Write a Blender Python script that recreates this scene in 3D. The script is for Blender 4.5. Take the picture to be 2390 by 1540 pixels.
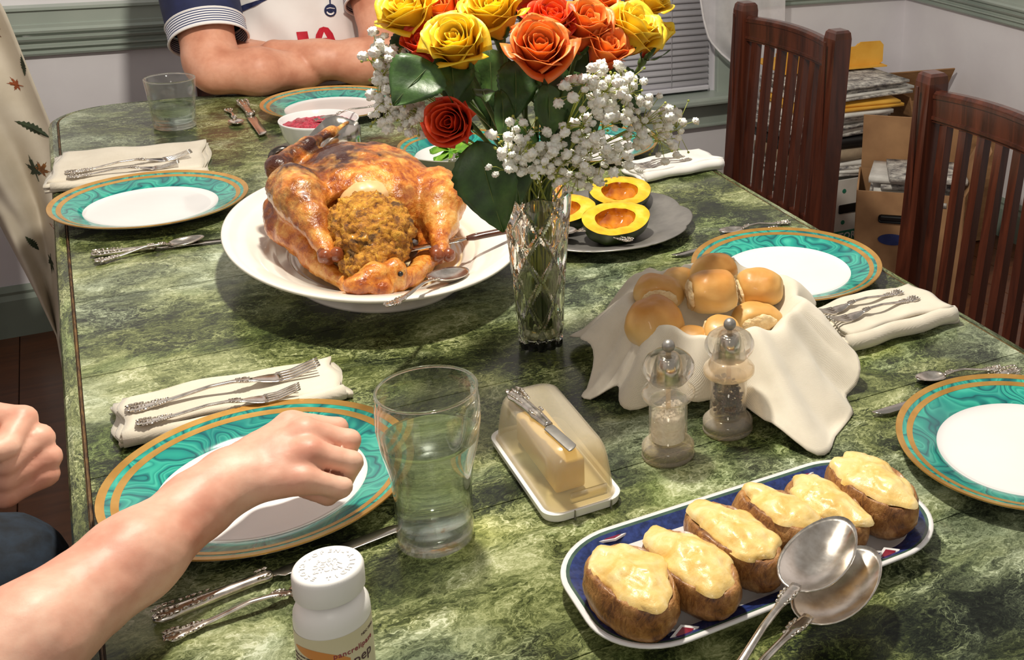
import bpy, bmesh, math, random
import numpy as np
from mathutils import Vector, Matrix, noise

for o in list(bpy.data.objects): bpy.data.objects.remove(o, do_unlink=True)
SC = bpy.context.scene
COL = SC.collection
T = 0.74                      # height of the table top above the floor
R = math.radians
PI = math.pi

# ------------------------------------------------------------------ camera
def make_camera():
    yaw, pitch, roll = 0.59074, 0.30183, 0.04446
    ca, sa = math.cos(yaw), math.sin(yaw)
    fwd = Vector((sa*math.cos(pitch), ca*math.cos(pitch), -math.sin(pitch)))
    right = Vector((ca, -sa, 0)); up = right.cross(fwd)
    r2 = math.cos(roll)*right + math.sin(roll)*up
    u2 = -math.sin(roll)*right + math.cos(roll)*up
    cd = bpy.data.cameras.new('camera'); cam = bpy.data.objects.new('camera', cd); COL.objects.link(cam)
    m = Matrix((r2, u2, -fwd)).transposed().to_4x4(); m.translation = Vector((0, 0, 0.6462+T))
    cam.matrix_world = m
    cd.sensor_fit = 'HORIZONTAL'; cd.sensor_width = 36
    cd.lens = 2683.2/2390*36
    cd.shift_x = (1195-1910.1)/2390; cd.shift_y = (376.0-770)/2390
    cd.clip_start = 0.05
    SC.camera = cam
make_camera()

# ------------------------------------------------------------------ light and exposure
SC.view_settings.view_transform = 'Standard'; SC.view_settings.look = 'None'
SC.view_settings.gamma = 1; SC.view_settings.use_curve_mapping = False
SC.view_settings.exposure = 0.38
wd = bpy.data.worlds.new('World'); SC.world = wd; wd.use_nodes = True
wd.node_tree.nodes['Background'].inputs[0].default_value = (1.0, 0.95, 0.88, 1)
wd.node_tree.nodes['Background'].inputs[1].default_value = 0.255
def lamp(name, loc, power, radius, color):
    l = bpy.data.lights.new(name, 'POINT'); l.energy = power; l.shadow_soft_size = radius; l.color = color
    o = bpy.data.objects.new(name, l); o.location = loc; COL.objects.link(o); return o
lamp('ceiling_bulb', (0.38, 1.34, T+1.36), 82, 0.05, (1.0, 0.93, 0.80))
lamp('front_fill', (-.35, -.75, T+1.25), 12, 0.18, (1.0, 0.92, 0.80))  # added weak fill from behind the camera, brightens surfaces facing it

# ------------------------------------------------------------------ small helpers
def hexc(h, a=1.0):
    h = h.lstrip('#'); c = [int(h[i:i+2], 16)/255 for i in (0, 2, 4)]
    return tuple((x/12.92 if x <= .04045 else ((x+.055)/1.055)**2.4) for x in c)+(a,)

def tag(o, label=None, cat=None, group=None, kind=None):
    if label: o['label'] = label
    if cat: o['category'] = cat
    if group: o['group'] = group
    if kind: o['kind'] = kind
    return o
def thing(name, label, cat, loc=(0, 0, 0), rotz=0.0, group=None, mat=None):
    o = bpy.data.objects.new(name, None); COL.objects.link(o); o.empty_display_size = .02
    if mat is not None: o.matrix_world = mat
    else:
        o.location = loc; o.rotation_euler = (0, 0, rotz)
    return tag(o, label, cat, group)
def rootmat(o):
    if o.parent is not None: return rootmat(o.parent) @ o.matrix_basis
    return o.matrix_basis
def mk(name, vf, mat, parent=None, smooth=True, world=False, loc=None, auto=None):
    v, f = vf
    me = bpy.data.meshes.new(name)
    if isinstance(v, np.ndarray): v = v.tolist()
    else: v = [tuple(p) for p in v]
    me.from_pydata(v, [], [tuple(q) for q in f])
    if world and parent is not None:
        me.transform(rootmat(parent).inverted())
    me.update()
    if smooth: me.polygons.foreach_set('use_smooth', [True]*len(me.polygons))
    if auto: me.set_sharp_from_angle(angle=R(auto))
    if mat is not None: me.materials.append(mat)
    o = bpy.data.objects.new(name, me); COL.objects.link(o)
    if parent is not None: o.parent = parent
    if loc is not None: o.location = loc
    return o
def cp(o, parent=None, mat=None):
    c = o.copy(); COL.objects.link(c); c.parent = parent
    if mat is not None:
        c.material_slots[0].link = 'OBJECT'; c.material_slots[0].material = mat
    return c
def copy_tree(root, loc, rotz=0.0, label=None, scale=None):
    r = root.copy(); COL.objects.link(r); r.location = loc; r.rotation_euler = (0, 0, rotz)
    if label: r['label'] = label
    if scale: r.scale = scale
    for ch in list(root.children):
        c = ch.copy(); COL.objects.link(c); c.parent = r
        for g in ch.children:
            d = g.copy(); COL.objects.link(d); d.parent = c
    return r

# ---- geometry generators: each returns (verts, faces)
def join(*parts):
    V, F = [], []
    for v, f in parts:
        n = len(V); V += [tuple(p) for p in v]; F += [tuple(i+n for i in q) for q in f]
    return V, F
def xf(vf, m):
    v, f = vf; return [m @ Vector(p) for p in v], f
def tr(vf, d):
    return xf(vf, Matrix.Translation(d))
def lathe(prof, n=64, closed=False, sx=1.0, sy=1.0):
    V, F = [], []
    for r, z in prof:
        for i in range(n):
            a = 2*PI*i/n; V.append((r*sx*math.cos(a), r*sy*math.sin(a), z))
    m = len(prof)
    for j in range(m-1 if not closed else m):
        k = (j+1) % m
        for i in range(n):
            i2 = (i+1) % n; F.append((j*n+i, j*n+i2, k*n+i2, k*n+i))
    if not closed:
        if prof[0][0] < .002 or True: pass
        F.append(tuple(range(n-1, -1, -1))) if prof[0][0] > 1e-6 and prof[0][0] < .0021 else None
        if prof[-1][0] < .0021: F.append(tuple((m-1)*n+i for i in range(n)))
    return V, F
def skin(sections, cap=True, loop=True):
    n = len(sections[0]); V = [tuple(p) for s in sections for p in s]; F = []
    for j in range(len(sections)-1):
        for i in range(n if loop else n-1):
            i2 = (i+1) % n; F.append((j*n+i, j*n+i2, (j+1)*n+i2, (j+1)*n+i))
    if cap and loop:
        F.append(tuple(range(n-1, -1, -1))); b = (len(sections)-1)*n; F.append(tuple(b+i for i in range(n)))
    return V, F
def spline(pts, n):
    pts = [Vector(p) for p in pts]; out = []
    P = [pts[0]*2-pts[1]]+pts+[pts[-1]*2-pts[-2]]; m = len(pts)-1
    for k in range(n):
        t = k/(n-1)*m; i = min(int(t), m-1); u = t-i; a, b, c, d = P[i:i+4]
        out.append(.5*((2*b)+(c-a)*u+(2*a-5*b+4*c-d)*u*u+(3*b-a-3*c+d)*u**3))
    return out
def interp(tab, x):
    if x <= tab[0][0]: return tab[0][1]
    for (a, b), (c, d) in zip(tab, tab[1:]):
        if x <= c: return b+(d-b)*(x-a)/(c-a)
    return tab[-1][1]
def tube(path, rad, n=8, sq=1.0, cap=True):
    path = [Vector(p) for p in path]; S = []
    t0 = (path[1]-path[0]).normalized(); nrm = t0.orthogonal().normalized()
    for i, p in enumerate(path):
        t = (path[min(i+1, len(path)-1)]-path[max(i-1, 0)]).normalized()
        nrm = (nrm-t*nrm.dot(t)).normalized(); b = t.cross(nrm)
        r = rad[i] if isinstance(rad, (list, tuple)) else rad
        S.append([p+nrm*(r*math.cos(2*PI*k/n))+b*(r*sq*math.sin(2*PI*k/n)) for k in range(n)])
    return skin(S, cap)
def box(sx, sy, sz, c=(0, 0, 0), bev=0.0, seg=2):
    bm = bmesh.new(); bmesh.ops.create_cube(bm, size=1)
    for v in bm.verts: v.co = Vector((v.co.x*sx, v.co.y*sy, v.co.z*sz))
    if bev > 0: bmesh.ops.bevel(bm, geom=bm.edges[:], offset=bev, segments=seg, affect='EDGES', profile=.5)
    V = [v.co+Vector(c) for v in bm.verts]
    bm.verts.index_update(); F = [tuple(v.index for v in f.verts) for f in bm.faces]; bm.free()
    return V, F
def ball(r, c=(0, 0, 0), n=12, m=8):
    if not hasattr(r, '__len__'): r = (r, r, r)
    V, F = [], []
    for j in range(1, m):
        t = PI*j/m
        for i in range(n):
            a = 2*PI*i/n; V.append((c[0]+r[0]*math.sin(t)*math.cos(a), c[1]+r[1]*math.sin(t)*math.sin(a), c[2]+r[2]*math.cos(t)))
    for j in range(m-2):
        for i in range(n):
            i2 = (i+1) % n; F.append((j*n+i, (j+1)*n+i, (j+1)*n+i2, j*n+i2))
    k = len(V); V += [(c[0], c[1], c[2]+r[2]), (c[0], c[1], c[2]-r[2])]
    for i in range(n):
        i2 = (i+1) % n; F.append((k, i, i2)); F.append((k+1, (m-2)*n+i2, (m-2)*n+i))
    return V, F
def ico(r, c=(0, 0, 0), sub=1):
    bm = bmesh.new(); bmesh.ops.create_icosphere(bm, subdivisions=sub, radius=1)
    if not hasattr(r, '__len__'): r = (r, r, r)
    V = [Vector((v.co.x*r[0]+c[0], v.co.y*r[1]+c[1], v.co.z*r[2]+c[2])) for v in bm.verts]
    F = [tuple(v.index for v in f.verts) for f in bm.faces]; bm.free(); return V, F
def prism(poly, z0, z1):
    n = len(poly); V = [(x, y, z0) for x, y in poly]+[(x, y, z1) for x, y in poly]
    F = [tuple(range(n-1, -1, -1)), tuple(range(n, 2*n))]+[(i, (i+1) % n, n+(i+1) % n, n+i) for i in range(n)]
    return V, F
def grid(fn, nu, nv, closeu=False):
    V = [fn(i/(nu-1 if not closeu else nu), j/(nv-1)) for j in range(nv) for i in range(nu)]; F = []
    for j in range(nv-1):
        for i in range(nu-1 if not closeu else nu):
            i2 = (i+1) % nu; F.append((j*nu+i, j*nu+i2, (j+1)*nu+i2, (j+1)*nu+i))
    return V, F
def slab(fn, nu, nv, th):
    """closed sheet: fn(u,v)->point on the top, th below it along -normal"""
    V, F = grid(fn, nu, nv); V = [Vector(p) for p in V]
    N = [Vector((0, 0, 0)) for _ in V]
    for q in F:
        nn = (V[q[2]]-V[q[0]]).cross(V[q[3]]-V[q[1]])
        for i in q: N[i] += nn
    W = [p-n.normalized()*th if n.length > 0 else p for p, n in zip(V, N)]
    n = len(V); G = list(F)+[tuple(reversed([i+n for i in q])) for q in F]
    b = [i for i in range(nu)]+[j*nu+nu-1 for j in range(1, nv)]+[(nv-1)*nu+i for i in range(nu-2, -1, -1)]+[j*nu for j in range(nv-2, 0, -1)]
    for a, c in zip(b, b[1:]+b[:1]): G.append((c, a, a+n, c+n))
    return V+W, G
def solid(vf, th):
    """give any open sheet a thickness th (both sides closed round its border)"""
    V, F = vf; V = [Vector(p) for p in V]; N = [Vector((0, 0, 0)) for _ in V]; E = {}
    for q in F:
        nn = Vector((0, 0, 0))
        for a, b, c in zip(q, q[1:]+q[:1], q[2:]+q[:2]): nn += (V[b]-V[a]).cross(V[c]-V[b])
        for i in q: N[i] += nn
        for a, b in zip(q, q[1:]+q[:1]):
            if (b, a) in E: del E[(b, a)]
            else: E[(a, b)] = 1
    n = len(V); W = [p-m.normalized()*th if m.length > 0 else p for p, m in zip(V, N)]
    return V+W, [tuple(q) for q in F]+[tuple(i+n for i in reversed(q)) for q in F]+[(b, a, a+n, b+n) for a, b in E]
def frame(fwd, upish=(0, 0, 1), loc=(0, 0, 0)):
    """matrix with local x along fwd, local z close to upish"""
    x = Vector(fwd).normalized(); z = Vector(upish); z = (z-x*z.dot(x)).normalized(); y = z.cross(x)
    m = Matrix((x, y, z)).transposed().to_4x4(); m.translation = Vector(loc); return m
def aim(axis, loc, spin=0.0):
    """matrix with local z along axis"""
    q = Vector(axis).to_track_quat('Z', 'Y'); m = (q.to_matrix() @ Matrix.Rotation(spin, 3, 'Z')).to_4x4(); m.translation = Vector(loc); return m
def nz(p, s, seed=0.0):
    return noise.noise(Vector((p[0]*s+seed, p[1]*s+seed*.7, p[2]*s-seed*1.3)))
def fbm(p, s, o=3, seed=0.0):
    a, t = 1.0, 0.0
    for _ in range(o):
        t += a*nz(p, s, seed); s *= 2.05; a *= .5
    return t

# ---- signed distance modelling for organic shapes (surface nets)
def d_cone(P, a, b, ra, rb):
    a = np.array(a, np.float32); b = np.array(b, np.float32); ab = b-a
    t = np.clip(((P-a)@ab)/max(float(ab@ab), 1e-12), 0, 1)
    return np.linalg.norm(P-(a+t[:, None]*ab), axis=1)-(ra+t*(rb-ra))
def d_ell(P, c, r, rot=None):
    q = P-np.array(c, np.float32)
    if rot is not None: q = q@np.array(rot.to_3x3(), np.float32)
    r = np.array(r, np.float32)
    k0 = np.linalg.norm(q/r, axis=1); k1 = np.linalg.norm(q/(r*r), axis=1)+1e-9
    return k0*(k0-1)/k1
def d_chain(P, pts, rads, k=.004):
    d = None
    for a, b, ra, rb in zip(pts, pts[1:], rads, rads[1:]):
        e = d_cone(P, a, b, ra, rb); d = e if d is None else smin(d, e, k)
    return d
def smin(a, b, k):
    h = np.clip(.5+.5*(b-a)/k, 0, 1); return b+(a-b)*h-k*h*(1-h)
def smax(a, b, k): return -smin(-a, -b, k)
def surfnet(f, lo, hi, h, block=6):
    lo = np.array(lo, np.float32); hi = np.array(hi, np.float32)
    nb = np.ceil((hi-lo)/(h*block)).astype(int); n = nb*block+1
    ax = [lo[i]+np.arange(nb[i])*h*block+h*block/2 for i in range(3)]
    C = np.stack(np.meshgrid(*ax, indexing='ij'), -1).reshape(-1, 3).astype(np.float32)
    dc = f(C).reshape(nb)
    G = np.where(np.repeat(np.repeat(np.repeat(dc, block, 0), block, 1), block, 2) > 0, 1.0, -1.0).astype(np.float32)
    G = np.pad(G, ((0, 1),)*3, mode='edge')
    act = np.abs(dc) < h*block*1.35
    am = np.zeros(n, bool)
    for i, j, k in np.argwhere(act): am[i*block:(i+1)*block+1, j*block:(j+1)*block+1, k*block:(k+1)*block+1] = True
    idx = np.argwhere(am); pts = (lo+idx*h).astype(np.float32)
    vals = np.concatenate([f(pts[i:i+400000]) for i in range(0, len(pts), 400000)]) if len(pts) else np.zeros(0)
    G[am] = vals; G[np.abs(G) < 1e-9] = 1e-9
    S = G < 0
    c8 = sum(S[i:i+n[0]-1, j:j+n[1]-1, k:k+n[2]-1].astype(np.int8) for i in (0, 1) for j in (0, 1) for k in (0, 1))
    cells = np.argwhere((c8 > 0) & (c8 < 8)); vid = -np.ones(tuple(n-1), np.int64); vid[tuple(cells.T)] = np.arange(len(cells))
    acc = np.zeros((len(cells), 3)); cnt = np.zeros(len(cells))
    cor = [(i, j, k) for i in (0, 1) for j in (0, 1) for k in (0, 1)]
    for a in cor:
        for axis in range(3):
            if a[axis]: continue
            b = list(a); b[axis] = 1
            ga = G[tuple((cells+a).T)]; gb = G[tuple((cells+b).T)]; m = (ga < 0) != (gb < 0)
            t = np.where(m, ga/(ga-gb+1e-20), 0); q = np.array(a, float)+np.zeros((len(cells), 3)); q[:, axis] += t
            acc[m] += q[m]; cnt[m] += 1
    V = lo+(cells+acc/cnt[:, None])*h
    F = []
    for axis in range(3):
        u, w = (axis+1) % 3, (axis+2) % 3
        s0 = [slice(1, -1)]*3; s0[axis] = slice(0, -1); s1 = list(s0); s1[axis] = slice(1, None)
        A = S[tuple(s0)]; B = S[tuple(s1)]; e = np.argwhere(A != B)
        off = np.ones(3, int); off[axis] = 0; e2 = e+off; inside = A[tuple(e.T)]
        def g(du, dw):
            c = e2.copy(); c[:, u] += du; c[:, w] += dw; return vid[tuple(c.T)]
        q = np.stack([g(-1, -1), g(0, -1), g(0, 0), g(-1, 0)], 1)
        q[~inside] = q[~inside][:, ::-1]
        F.append(q)
    F = np.concatenate(F); F = F[(F >= 0).all(1)]
    return V, F.tolist()

# ------------------------------------------------------------------ materials
class Mat:
    def __init__(s, name, rough=.5, metal=0.0, base=(.8, .8, .8, 1), **kw):
        s.m = bpy.data.materials.new(name); s.m.use_nodes = True; s.t = s.m.node_tree
        s.b = s.t.nodes['Principled BSDF']; s.set(rough=rough, metal=metal, base=base, **kw)
    def set(s, **kw):
        nm = dict(rough='Roughness', metal='Metallic', base='Base Color', ior='IOR', trans='Transmission Weight', coat='Coat Weight', coatr='Coat Roughness',
                  sss='Subsurface Weight', spec='Specular IOR Level', sheen='Sheen Weight', alpha='Alpha', tint='Specular Tint')
        for k, v in kw.items():
            if k == 'sssr': s.b.inputs['Subsurface Radius'].default_value = v; continue
            if k == 'ssss': s.b.inputs['Subsurface Scale'].default_value = v; continue
            s.b.inputs[nm[k]].default_value = v
        return s
    def n(s, typ, **kw):
        x = s.t.nodes.new('ShaderNode'+typ)
        for k, v in kw.items(): setattr(x, k, v)
        return x
    def l(s, a, b): s.t.links.new(a, b)
    def inp(s, node, key, v):
        if v is None: return
        if hasattr(v, 'is_output'): s.l(v, node.inputs[key])
        else: node.inputs[key].default_value = v
    def pos(s): return s.n('NewGeometry').outputs['Position']
    def obj(s): return s.n('TexCoord').outputs['Object']
    def rnd(s): return s.n('ObjectInfo').outputs['Random']
    def mapv(s, v, scale=(1, 1, 1), loc=(0, 0, 0), rot=(0, 0, 0)):
        x = s.n('Mapping'); s.l(v, x.inputs[0]); s.inp(x, 'Scale', scale); s.inp(x, 'Location', loc); s.inp(x, 'Rotation', rot); return x.outputs[0]
    def noise(s, v, scale, detail=4.0, rough=.55, dist=0.0, col=False):
        x = s.n('TexNoise'); s.l(v, x.inputs['Vector']); s.inp(x, 'Scale', scale); s.inp(x, 'Detail', detail); s.inp(x, 'Roughness', rough); s.inp(x, 'Distortion', dist)
        return x.outputs['Color' if col else 'Fac']
    def voro(s, v, scale, feature='F1', out='Distance', rnd=1.0):
        x = s.n('TexVoronoi', feature=feature); s.l(v, x.inputs['Vector']); s.inp(x, 'Scale', scale); s.inp(x, 'Randomness', rnd); return x.outputs[out]
    def wave(s, v, scale, dist=0.0, detail=2.0, dscale=1.0, kind='BANDS', direction='X'):
        x = s.n('TexWave', wave_type=kind); s.l(v, x.inputs['Vector']); s.inp(x, 'Scale', scale); s.inp(x, 'Distortion', dist); s.inp(x, 'Detail', detail); s.inp(x, 'Detail Scale', dscale)
        if kind == 'BANDS': x.bands_direction = direction
        return x.outputs['Fac']
    def ramp(s, fac, stops, interp='LINEAR'):
        x = s.n('ValToRGB'); s.l(fac, x.inputs[0]); cr = x.color_ramp; cr.interpolation = interp
        while len(cr.elements) < len(stops): cr.elements.new(.5)
        for e, (p, c) in zip(cr.elements, stops):
            e.position = p; e.color = hexc(c) if isinstance(c, str) else ((c, c, c, 1) if not hasattr(c, '__len__') else c)
        return x.outputs[0]
    def mix(s, fac, a, b, mode='MIX'):
        x = s.n('Mix', data_type='RGBA', blend_type=mode); s.inp(x, 0, fac); s.inp(x, 6, hexc(a) if isinstance(a, str) else a); s.inp(x, 7, hexc(b) if isinstance(b, str) else b); return x.outputs[2]
    def math(s, op, a, b=None, c=None):
        x = s.n('Math', operation=op); s.inp(x, 0, a); s.inp(x, 1, b); s.inp(x, 2, c); return x.outputs[0]
    def vadd(s, a, b, op='ADD'):
        x = s.n('VectorMath', operation=op); s.inp(x, 0, a); s.inp(x, 1, b); return x.outputs[0]
    def vscale(s, a, k):
        x = s.n('VectorMath', operation='SCALE'); s.inp(x, 0, a); s.inp(x, 'Scale', k); return x.outputs[0]
    def sep(s, v):
        x = s.n('SeparateXYZ'); s.l(v, x.inputs[0]); return x.outputs
    def bump(s, h, strength=.3, dist=.002):
        x = s.n('Bump'); s.l(h, x.inputs['Height']); x.inputs['Strength'].default_value = strength; x.inputs['Distance'].default_value = dist
        s.l(x.outputs[0], s.b.inputs['Normal']); return s
    def col(s, c): s.inp(s.b, 'Base Color', hexc(c) if isinstance(c, str) else c); return s
    def rgh(s, c): s.inp(s.b, 'Roughness', c); return s
def two(name, c1, c2, scale, rough=.5, lo=.35, hi=.65, bump=0, bscale=None, world=False, detail=4, metal=0.0, bdist=.002, stretch=(1, 1, 1), **kw):
    """a procedural material of two colours mixed by noise"""
    m = Mat(name, rough, metal, **kw); v = m.pos() if world else m.obj()
    v = m.mapv(v, stretch)
    m.col(m.ramp(m.noise(v, scale, detail), [(lo, c1), (hi, c2)]))
    if bump: m.bump(m.noise(v, bscale or scale*3, 3), bump, bdist)
    return m.m
# ------------------------------------------------------------------ the materials of the place
def table_stone(name, streak=False):
    m = Mat(name, .22, spec=.28)
    p = m.pos()
    if streak: p = m.mapv(p, (3.2, .9, 3.2), rot=(0, 0, R(35)))
    else: p = m.mapv(p, (1.0, 1.35, 1.0), rot=(0, 0, R(8)))
    w = m.noise(p, 9, 5, .6, col=True)
    pw = m.vadd(p, m.vscale(m.vadd(w, (-.5, -.5, -.5)), .16))
    w2 = m.noise(pw, 55, 3, .6, col=True)
    pf = m.vadd(pw, m.vscale(m.vadd(w2, (-.5, -.5, -.5)), .022))
    big = m.noise(pw, 4.2, 4, .55)
    mid = m.noise(pw, 17, 6, .62)
    fine = m.noise(pf, 95, 5, .7)
    cells = m.voro(pf, 68, 'DISTANCE_TO_EDGE')
    edge = m.ramp(cells, [(.0, 1.0), (.10, .25), (.25, 0.0)])
    cells2 = m.voro(pf, 150, 'DISTANCE_TO_EDGE')
    edge2 = m.ramp(cells2, [(.0, 1.0), (.16, 0.0)])
    v = m.math('MULTIPLY_ADD', big, .95, -.20)
    v = m.math('MULTIPLY_ADD', mid, .62, v)
    v = m.math('MULTIPLY_ADD', fine, .50, v)
    v = m.math('ADD', v, -.315)
    amp = m.ramp(m.noise(pw, 12, 2), [(.4, 0.0), (.62, 1.0)])
    v = m.math('MULTIPLY_ADD', m.math('MULTIPLY', edge, amp), .20, v)
    v = m.math('MULTIPLY_ADD', edge2, .09, v)
    ring = m.voro(pf, 58, 'F1'); v = m.math('MULTIPLY_ADD', m.math('MULTIPLY', m.ramp(ring, [(.30, 0.0), (.36, 1.0), (.42, 0.0)]), amp), .16, v)
    c = m.ramp(v, [(.26, '#0b0e0a'), (.38, '#1a2016'), (.48, '#30371f'), (.58, '#545c35'), (.69, '#7f8657'), (.82, '#a9ad80'), (.95, '#cfd0b0')])
    hue = m.ramp(m.noise(pw, 6.5, 3), [(.55, 0.0), (.72, .38)])
    c = m.mix(hue, c, m.mix(.75, c, '#4f9a3c', 'OVERLAY'))
    hue2 = m.ramp(m.noise(m.vadd(pw, (3.1, 1.7, 0)), 5.5, 3), [(.56, 0.0), (.74, .5)])
    c = m.mix(hue2, c, m.mix(.8, c, '#c2bf3a', 'OVERLAY'))
    gre = m.ramp(m.noise(m.vadd(pw, (7.1, 4.7, 0)), 4.5, 3), [(.45, 0.0), (.62, .6)])
    c = m.mix(gre, c, m.mix(.8, c, '#7d8a80', 'COLOR'))
    m.col(c); m.rgh(m.ramp(mid, [(.3, .14), (.7, .28)]))
    m.bump(fine, .05, .001)
    return m.m
M_stone = table_stone('green_stone'); M_stone_edge = table_stone('green_stone_edge', True)
M_groove = two('table_groove', '#3a2414', '#7a5a30', 60, .6)
M_substrate = two('seam_filler', '#8a8460', '#c8c29a', 40, .6, world=True)
M_white = two('white_porcelain', '#e4e2e2', '#eae8e8', 8, .12, coat=.3)
M_white_warm = two('cream_porcelain', '#e9e4da', '#f1ece2', 8, .14, coat=.3)
M_gold = Mat('gold_band', .24, .65); M_gold.col(M_gold.ramp(M_gold.noise(M_gold.obj(), 40), [(.3, '#c99548'), (.7, '#deb064')])); M_gold = M_gold.m
def malachite():
    m = Mat('malachite_glaze', .16, coat=.4, coatr=.05)
    o = m.obj(); off = m.n('CombineXYZ'); r = m.rnd()
    m.l(m.math('MULTIPLY', r, 3.7), off.inputs[0]); m.l(m.math('MULTIPLY', r, 9.1), off.inputs[1])
    p = m.vadd(o, off.outputs[0])
    w = m.noise(p, 14, 2, .5, col=True)
    q = m.vadd(p, m.vscale(m.vadd(w, (-.5, -.5, -.5)), .075))
    f = m.noise(q, 15, 1.2, .4)
    b = m.math('FRACT', m.math('MULTIPLY', f, 10.0))
    tone = m.noise(q, 17, 1, .5)
    c = m.ramp(b, [(0.0, '#13706c'), (.06, '#0c5058'), (.13, '#16857e'), (.34, '#239c8c'), (.50, '#46b8a2'), (.60, '#1c8c80'), (.66, '#27a08e'), (.84, '#38ae98'), (.93, '#17807a'), (1.0, '#13706c')])
    c = m.mix(m.ramp(tone, [(.44, 0.0), (.70, .5)]), c, '#125a66')
    m.col(c); return m.m
M_mal = malachite()
M_linen = Mat('cream_linen', .85, sheen=.3)
_o = M_linen.obj()
M_linen.col(M_linen.ramp(M_linen.noise(_o, 18, 5), [(.3, '#d3c9b6'), (.7, '#e4dbca')]))
_w = M_linen.math('ADD', M_linen.wave(_o, 320, .6), M_linen.wave(_o, 320, .6, direction='Y'))
M_linen.bump(M_linen.math('ADD', _w, M_linen.noise(_o, 60, 4)), .25, .0008); M_linen = M_linen.m
M_linen_w = two('white_linen', '#e4e0da', '#efece8', 20, .85, bump=.3, bscale=90, bdist=.001, sheen=.3)
M_silver = Mat('tarnished_silver', .2, 1.0)
M_silver.col(M_silver.ramp(M_silver.noise(M_silver.obj(), 70, 5), [(.3, '#b9ada0'), (.62, '#e6dfd6')]))
M_silver.rgh(M_silver.ramp(M_silver.noise(M_silver.obj(), 50, 4), [(.3, .14), (.7, .30)]))
M_silver = M_silver.m
M_orn = Mat('ornate_silver', .26, 1.0)
M_orn.col(M_orn.ramp(M_orn.voro(M_orn.obj(), 300), [(.1, '#7d6f60'), (.45, '#e0d8cc')]))
M_orn.bump(M_orn.voro(M_orn.obj(), 300), .8, .002); M_orn = M_orn.m
M_pewter = two('pewter', '#8d8a86', '#a8a49e', 25, .42, metal=.75, bump=.05)
M_steel = two('brushed_steel', '#b8b2aa', '#d2ccc4', 20, .16, metal=1.0)
M_steel_dark = two('dark_steel', '#5c5650', '#77706a', 20, .2, metal=1.0)
def glassm(name, col='#ffffff', rough=0.0, ior=1.48, clear=.45):
    m = Mat(name, rough, base=hexc(col), trans=1.0, ior=ior)
    tr_ = m.n('BsdfTransparent'); tr_.inputs[0].default_value = hexc(col)
    x = m.n('MixShader'); x.inputs[0].default_value = clear
    m.l(m.b.outputs[0], x.inputs[1]); m.l(tr_.outputs[0], x.inputs[2])
    m.l(x.outputs[0], m.t.nodes['Material Output'].inputs[0])
    m.inp(m.b, 'Base Color', m.mix(m.noise(m.obj(), 6), hexc(col), tuple(c*.985 for c in hexc(col)[:3])+(1,)))
    return m.m
def thinm(name, col='#ffffff', ior=1.45, rough=0.0, haze=0.0):
    """thin clear wall: lets light straight through and mirrors a little at its faces"""
    m = Mat(name, rough); t = m.t; t.nodes.remove(m.b)
    tr_ = m.n('BsdfTransparent'); tr_.inputs[0].default_value = hexc(col); gl = m.n('BsdfGlossy'); gl.inputs['Roughness'].default_value = rough
    m.l(m.mix(m.noise(m.obj(), 5), (1, 1, 1, 1), (.96, .96, .96, 1)), gl.inputs[0])
    lw = m.n('LayerWeight'); lw.inputs[0].default_value = .5; fz = m.math('MULTIPLY_ADD', m.math('POWER', lw.outputs['Facing'], 3.0), .75, ((ior-1)/(ior+1))**2); x = m.n('MixShader'); m.l(fz, x.inputs[0]); m.l(tr_.outputs[0], x.inputs[1]); m.l(gl.outputs[0], x.inputs[2]); out = x.outputs[0]
    if haze:
        df = m.n('BsdfDiffuse'); df.inputs[0].default_value = hexc(col); y = m.n('MixShader'); y.inputs[0].default_value = haze; m.l(out, y.inputs[1]); m.l(df.outputs[0], y.inputs[2]); out = y.outputs[0]
    m.l(out, t.nodes['Material Output'].inputs[0]); return m.m
M_glass = thinm('clear_glass', '#fbfdfb', 1.42)
M_crystal = glassm('cut_crystal', '#fbfbf8', 0.0, 1.56, .06)
M_water = glassm('water', '#fbfffb', 0.0, 1.28, .40)
M_acrylic = thinm('acrylic', '#fffcf6', 1.5, .02, .05)
M_knob = glassm('acrylic_knob', '#fffdf8', 0, 1.45, .35)
M_frost = thinm('worn_acrylic', '#f8ecd8', 1.5, .10, .24)
M_wallw = two('wall_paint', '#e6e2e7', '#eeebef', 5, .75, world=True)
M_sage = two('sage_trim', '#9eaaa2', '#aeb8ae', 4, .38, world=True, coat=.2)
M_sage_dark = two('sage_baseboard', '#7e8a7e', '#8c988c', 4, .45, world=True)
def woodm(name, c1, c2, scale, rough, axis=(1, 1, .08), bump=.08, coat=.3):
    m = Mat(name, rough, coat=coat, coatr=.15); v = m.mapv(m.obj(), axis)
    f = m.noise(v, scale, 6, .6, 1.2); m.col(m.ramp(f, [(.3, c1), (.7, c2)])); m.bump(f, bump, .001); return m.m
M_cherry = woodm('dark_cherry_wood', '#2c130d', '#5a2c1c', 42, .30)
M_floor = woodm('floor_boards', '#4e2a15', '#6f4022', 22, .4, (.12, 1, 1))
M_blind = two('blind_vinyl', '#d2d0d8', '#dcdae2', 6, .5)
M_black = two('black_plastic', '#0c0b0b', '#161414', 10, .4)
M_plastic = two('white_plastic', '#efedea', '#f6f4f1', 10, .35)
M_card = two('brown_cardboard', '#8c6642', '#a67c52', 14, .85, stretch=(1, 1, 4))
M_card2 = two('kraft_cardboard', '#9a7350', '#b58b62', 9, .85)
M_boxw = two('white_box_card', '#c3bfb8', '#d4d0ca', 8, .8)
M_boxg = two('green_print', '#1f6b54', '#2a7d62', 30, .7)
M_navyprint = two('navy_print', '#232f63', '#2d3a75', 30, .7)
M_paper = two('paper', '#cfccc6', '#e4e1db', 30, .85)
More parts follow.
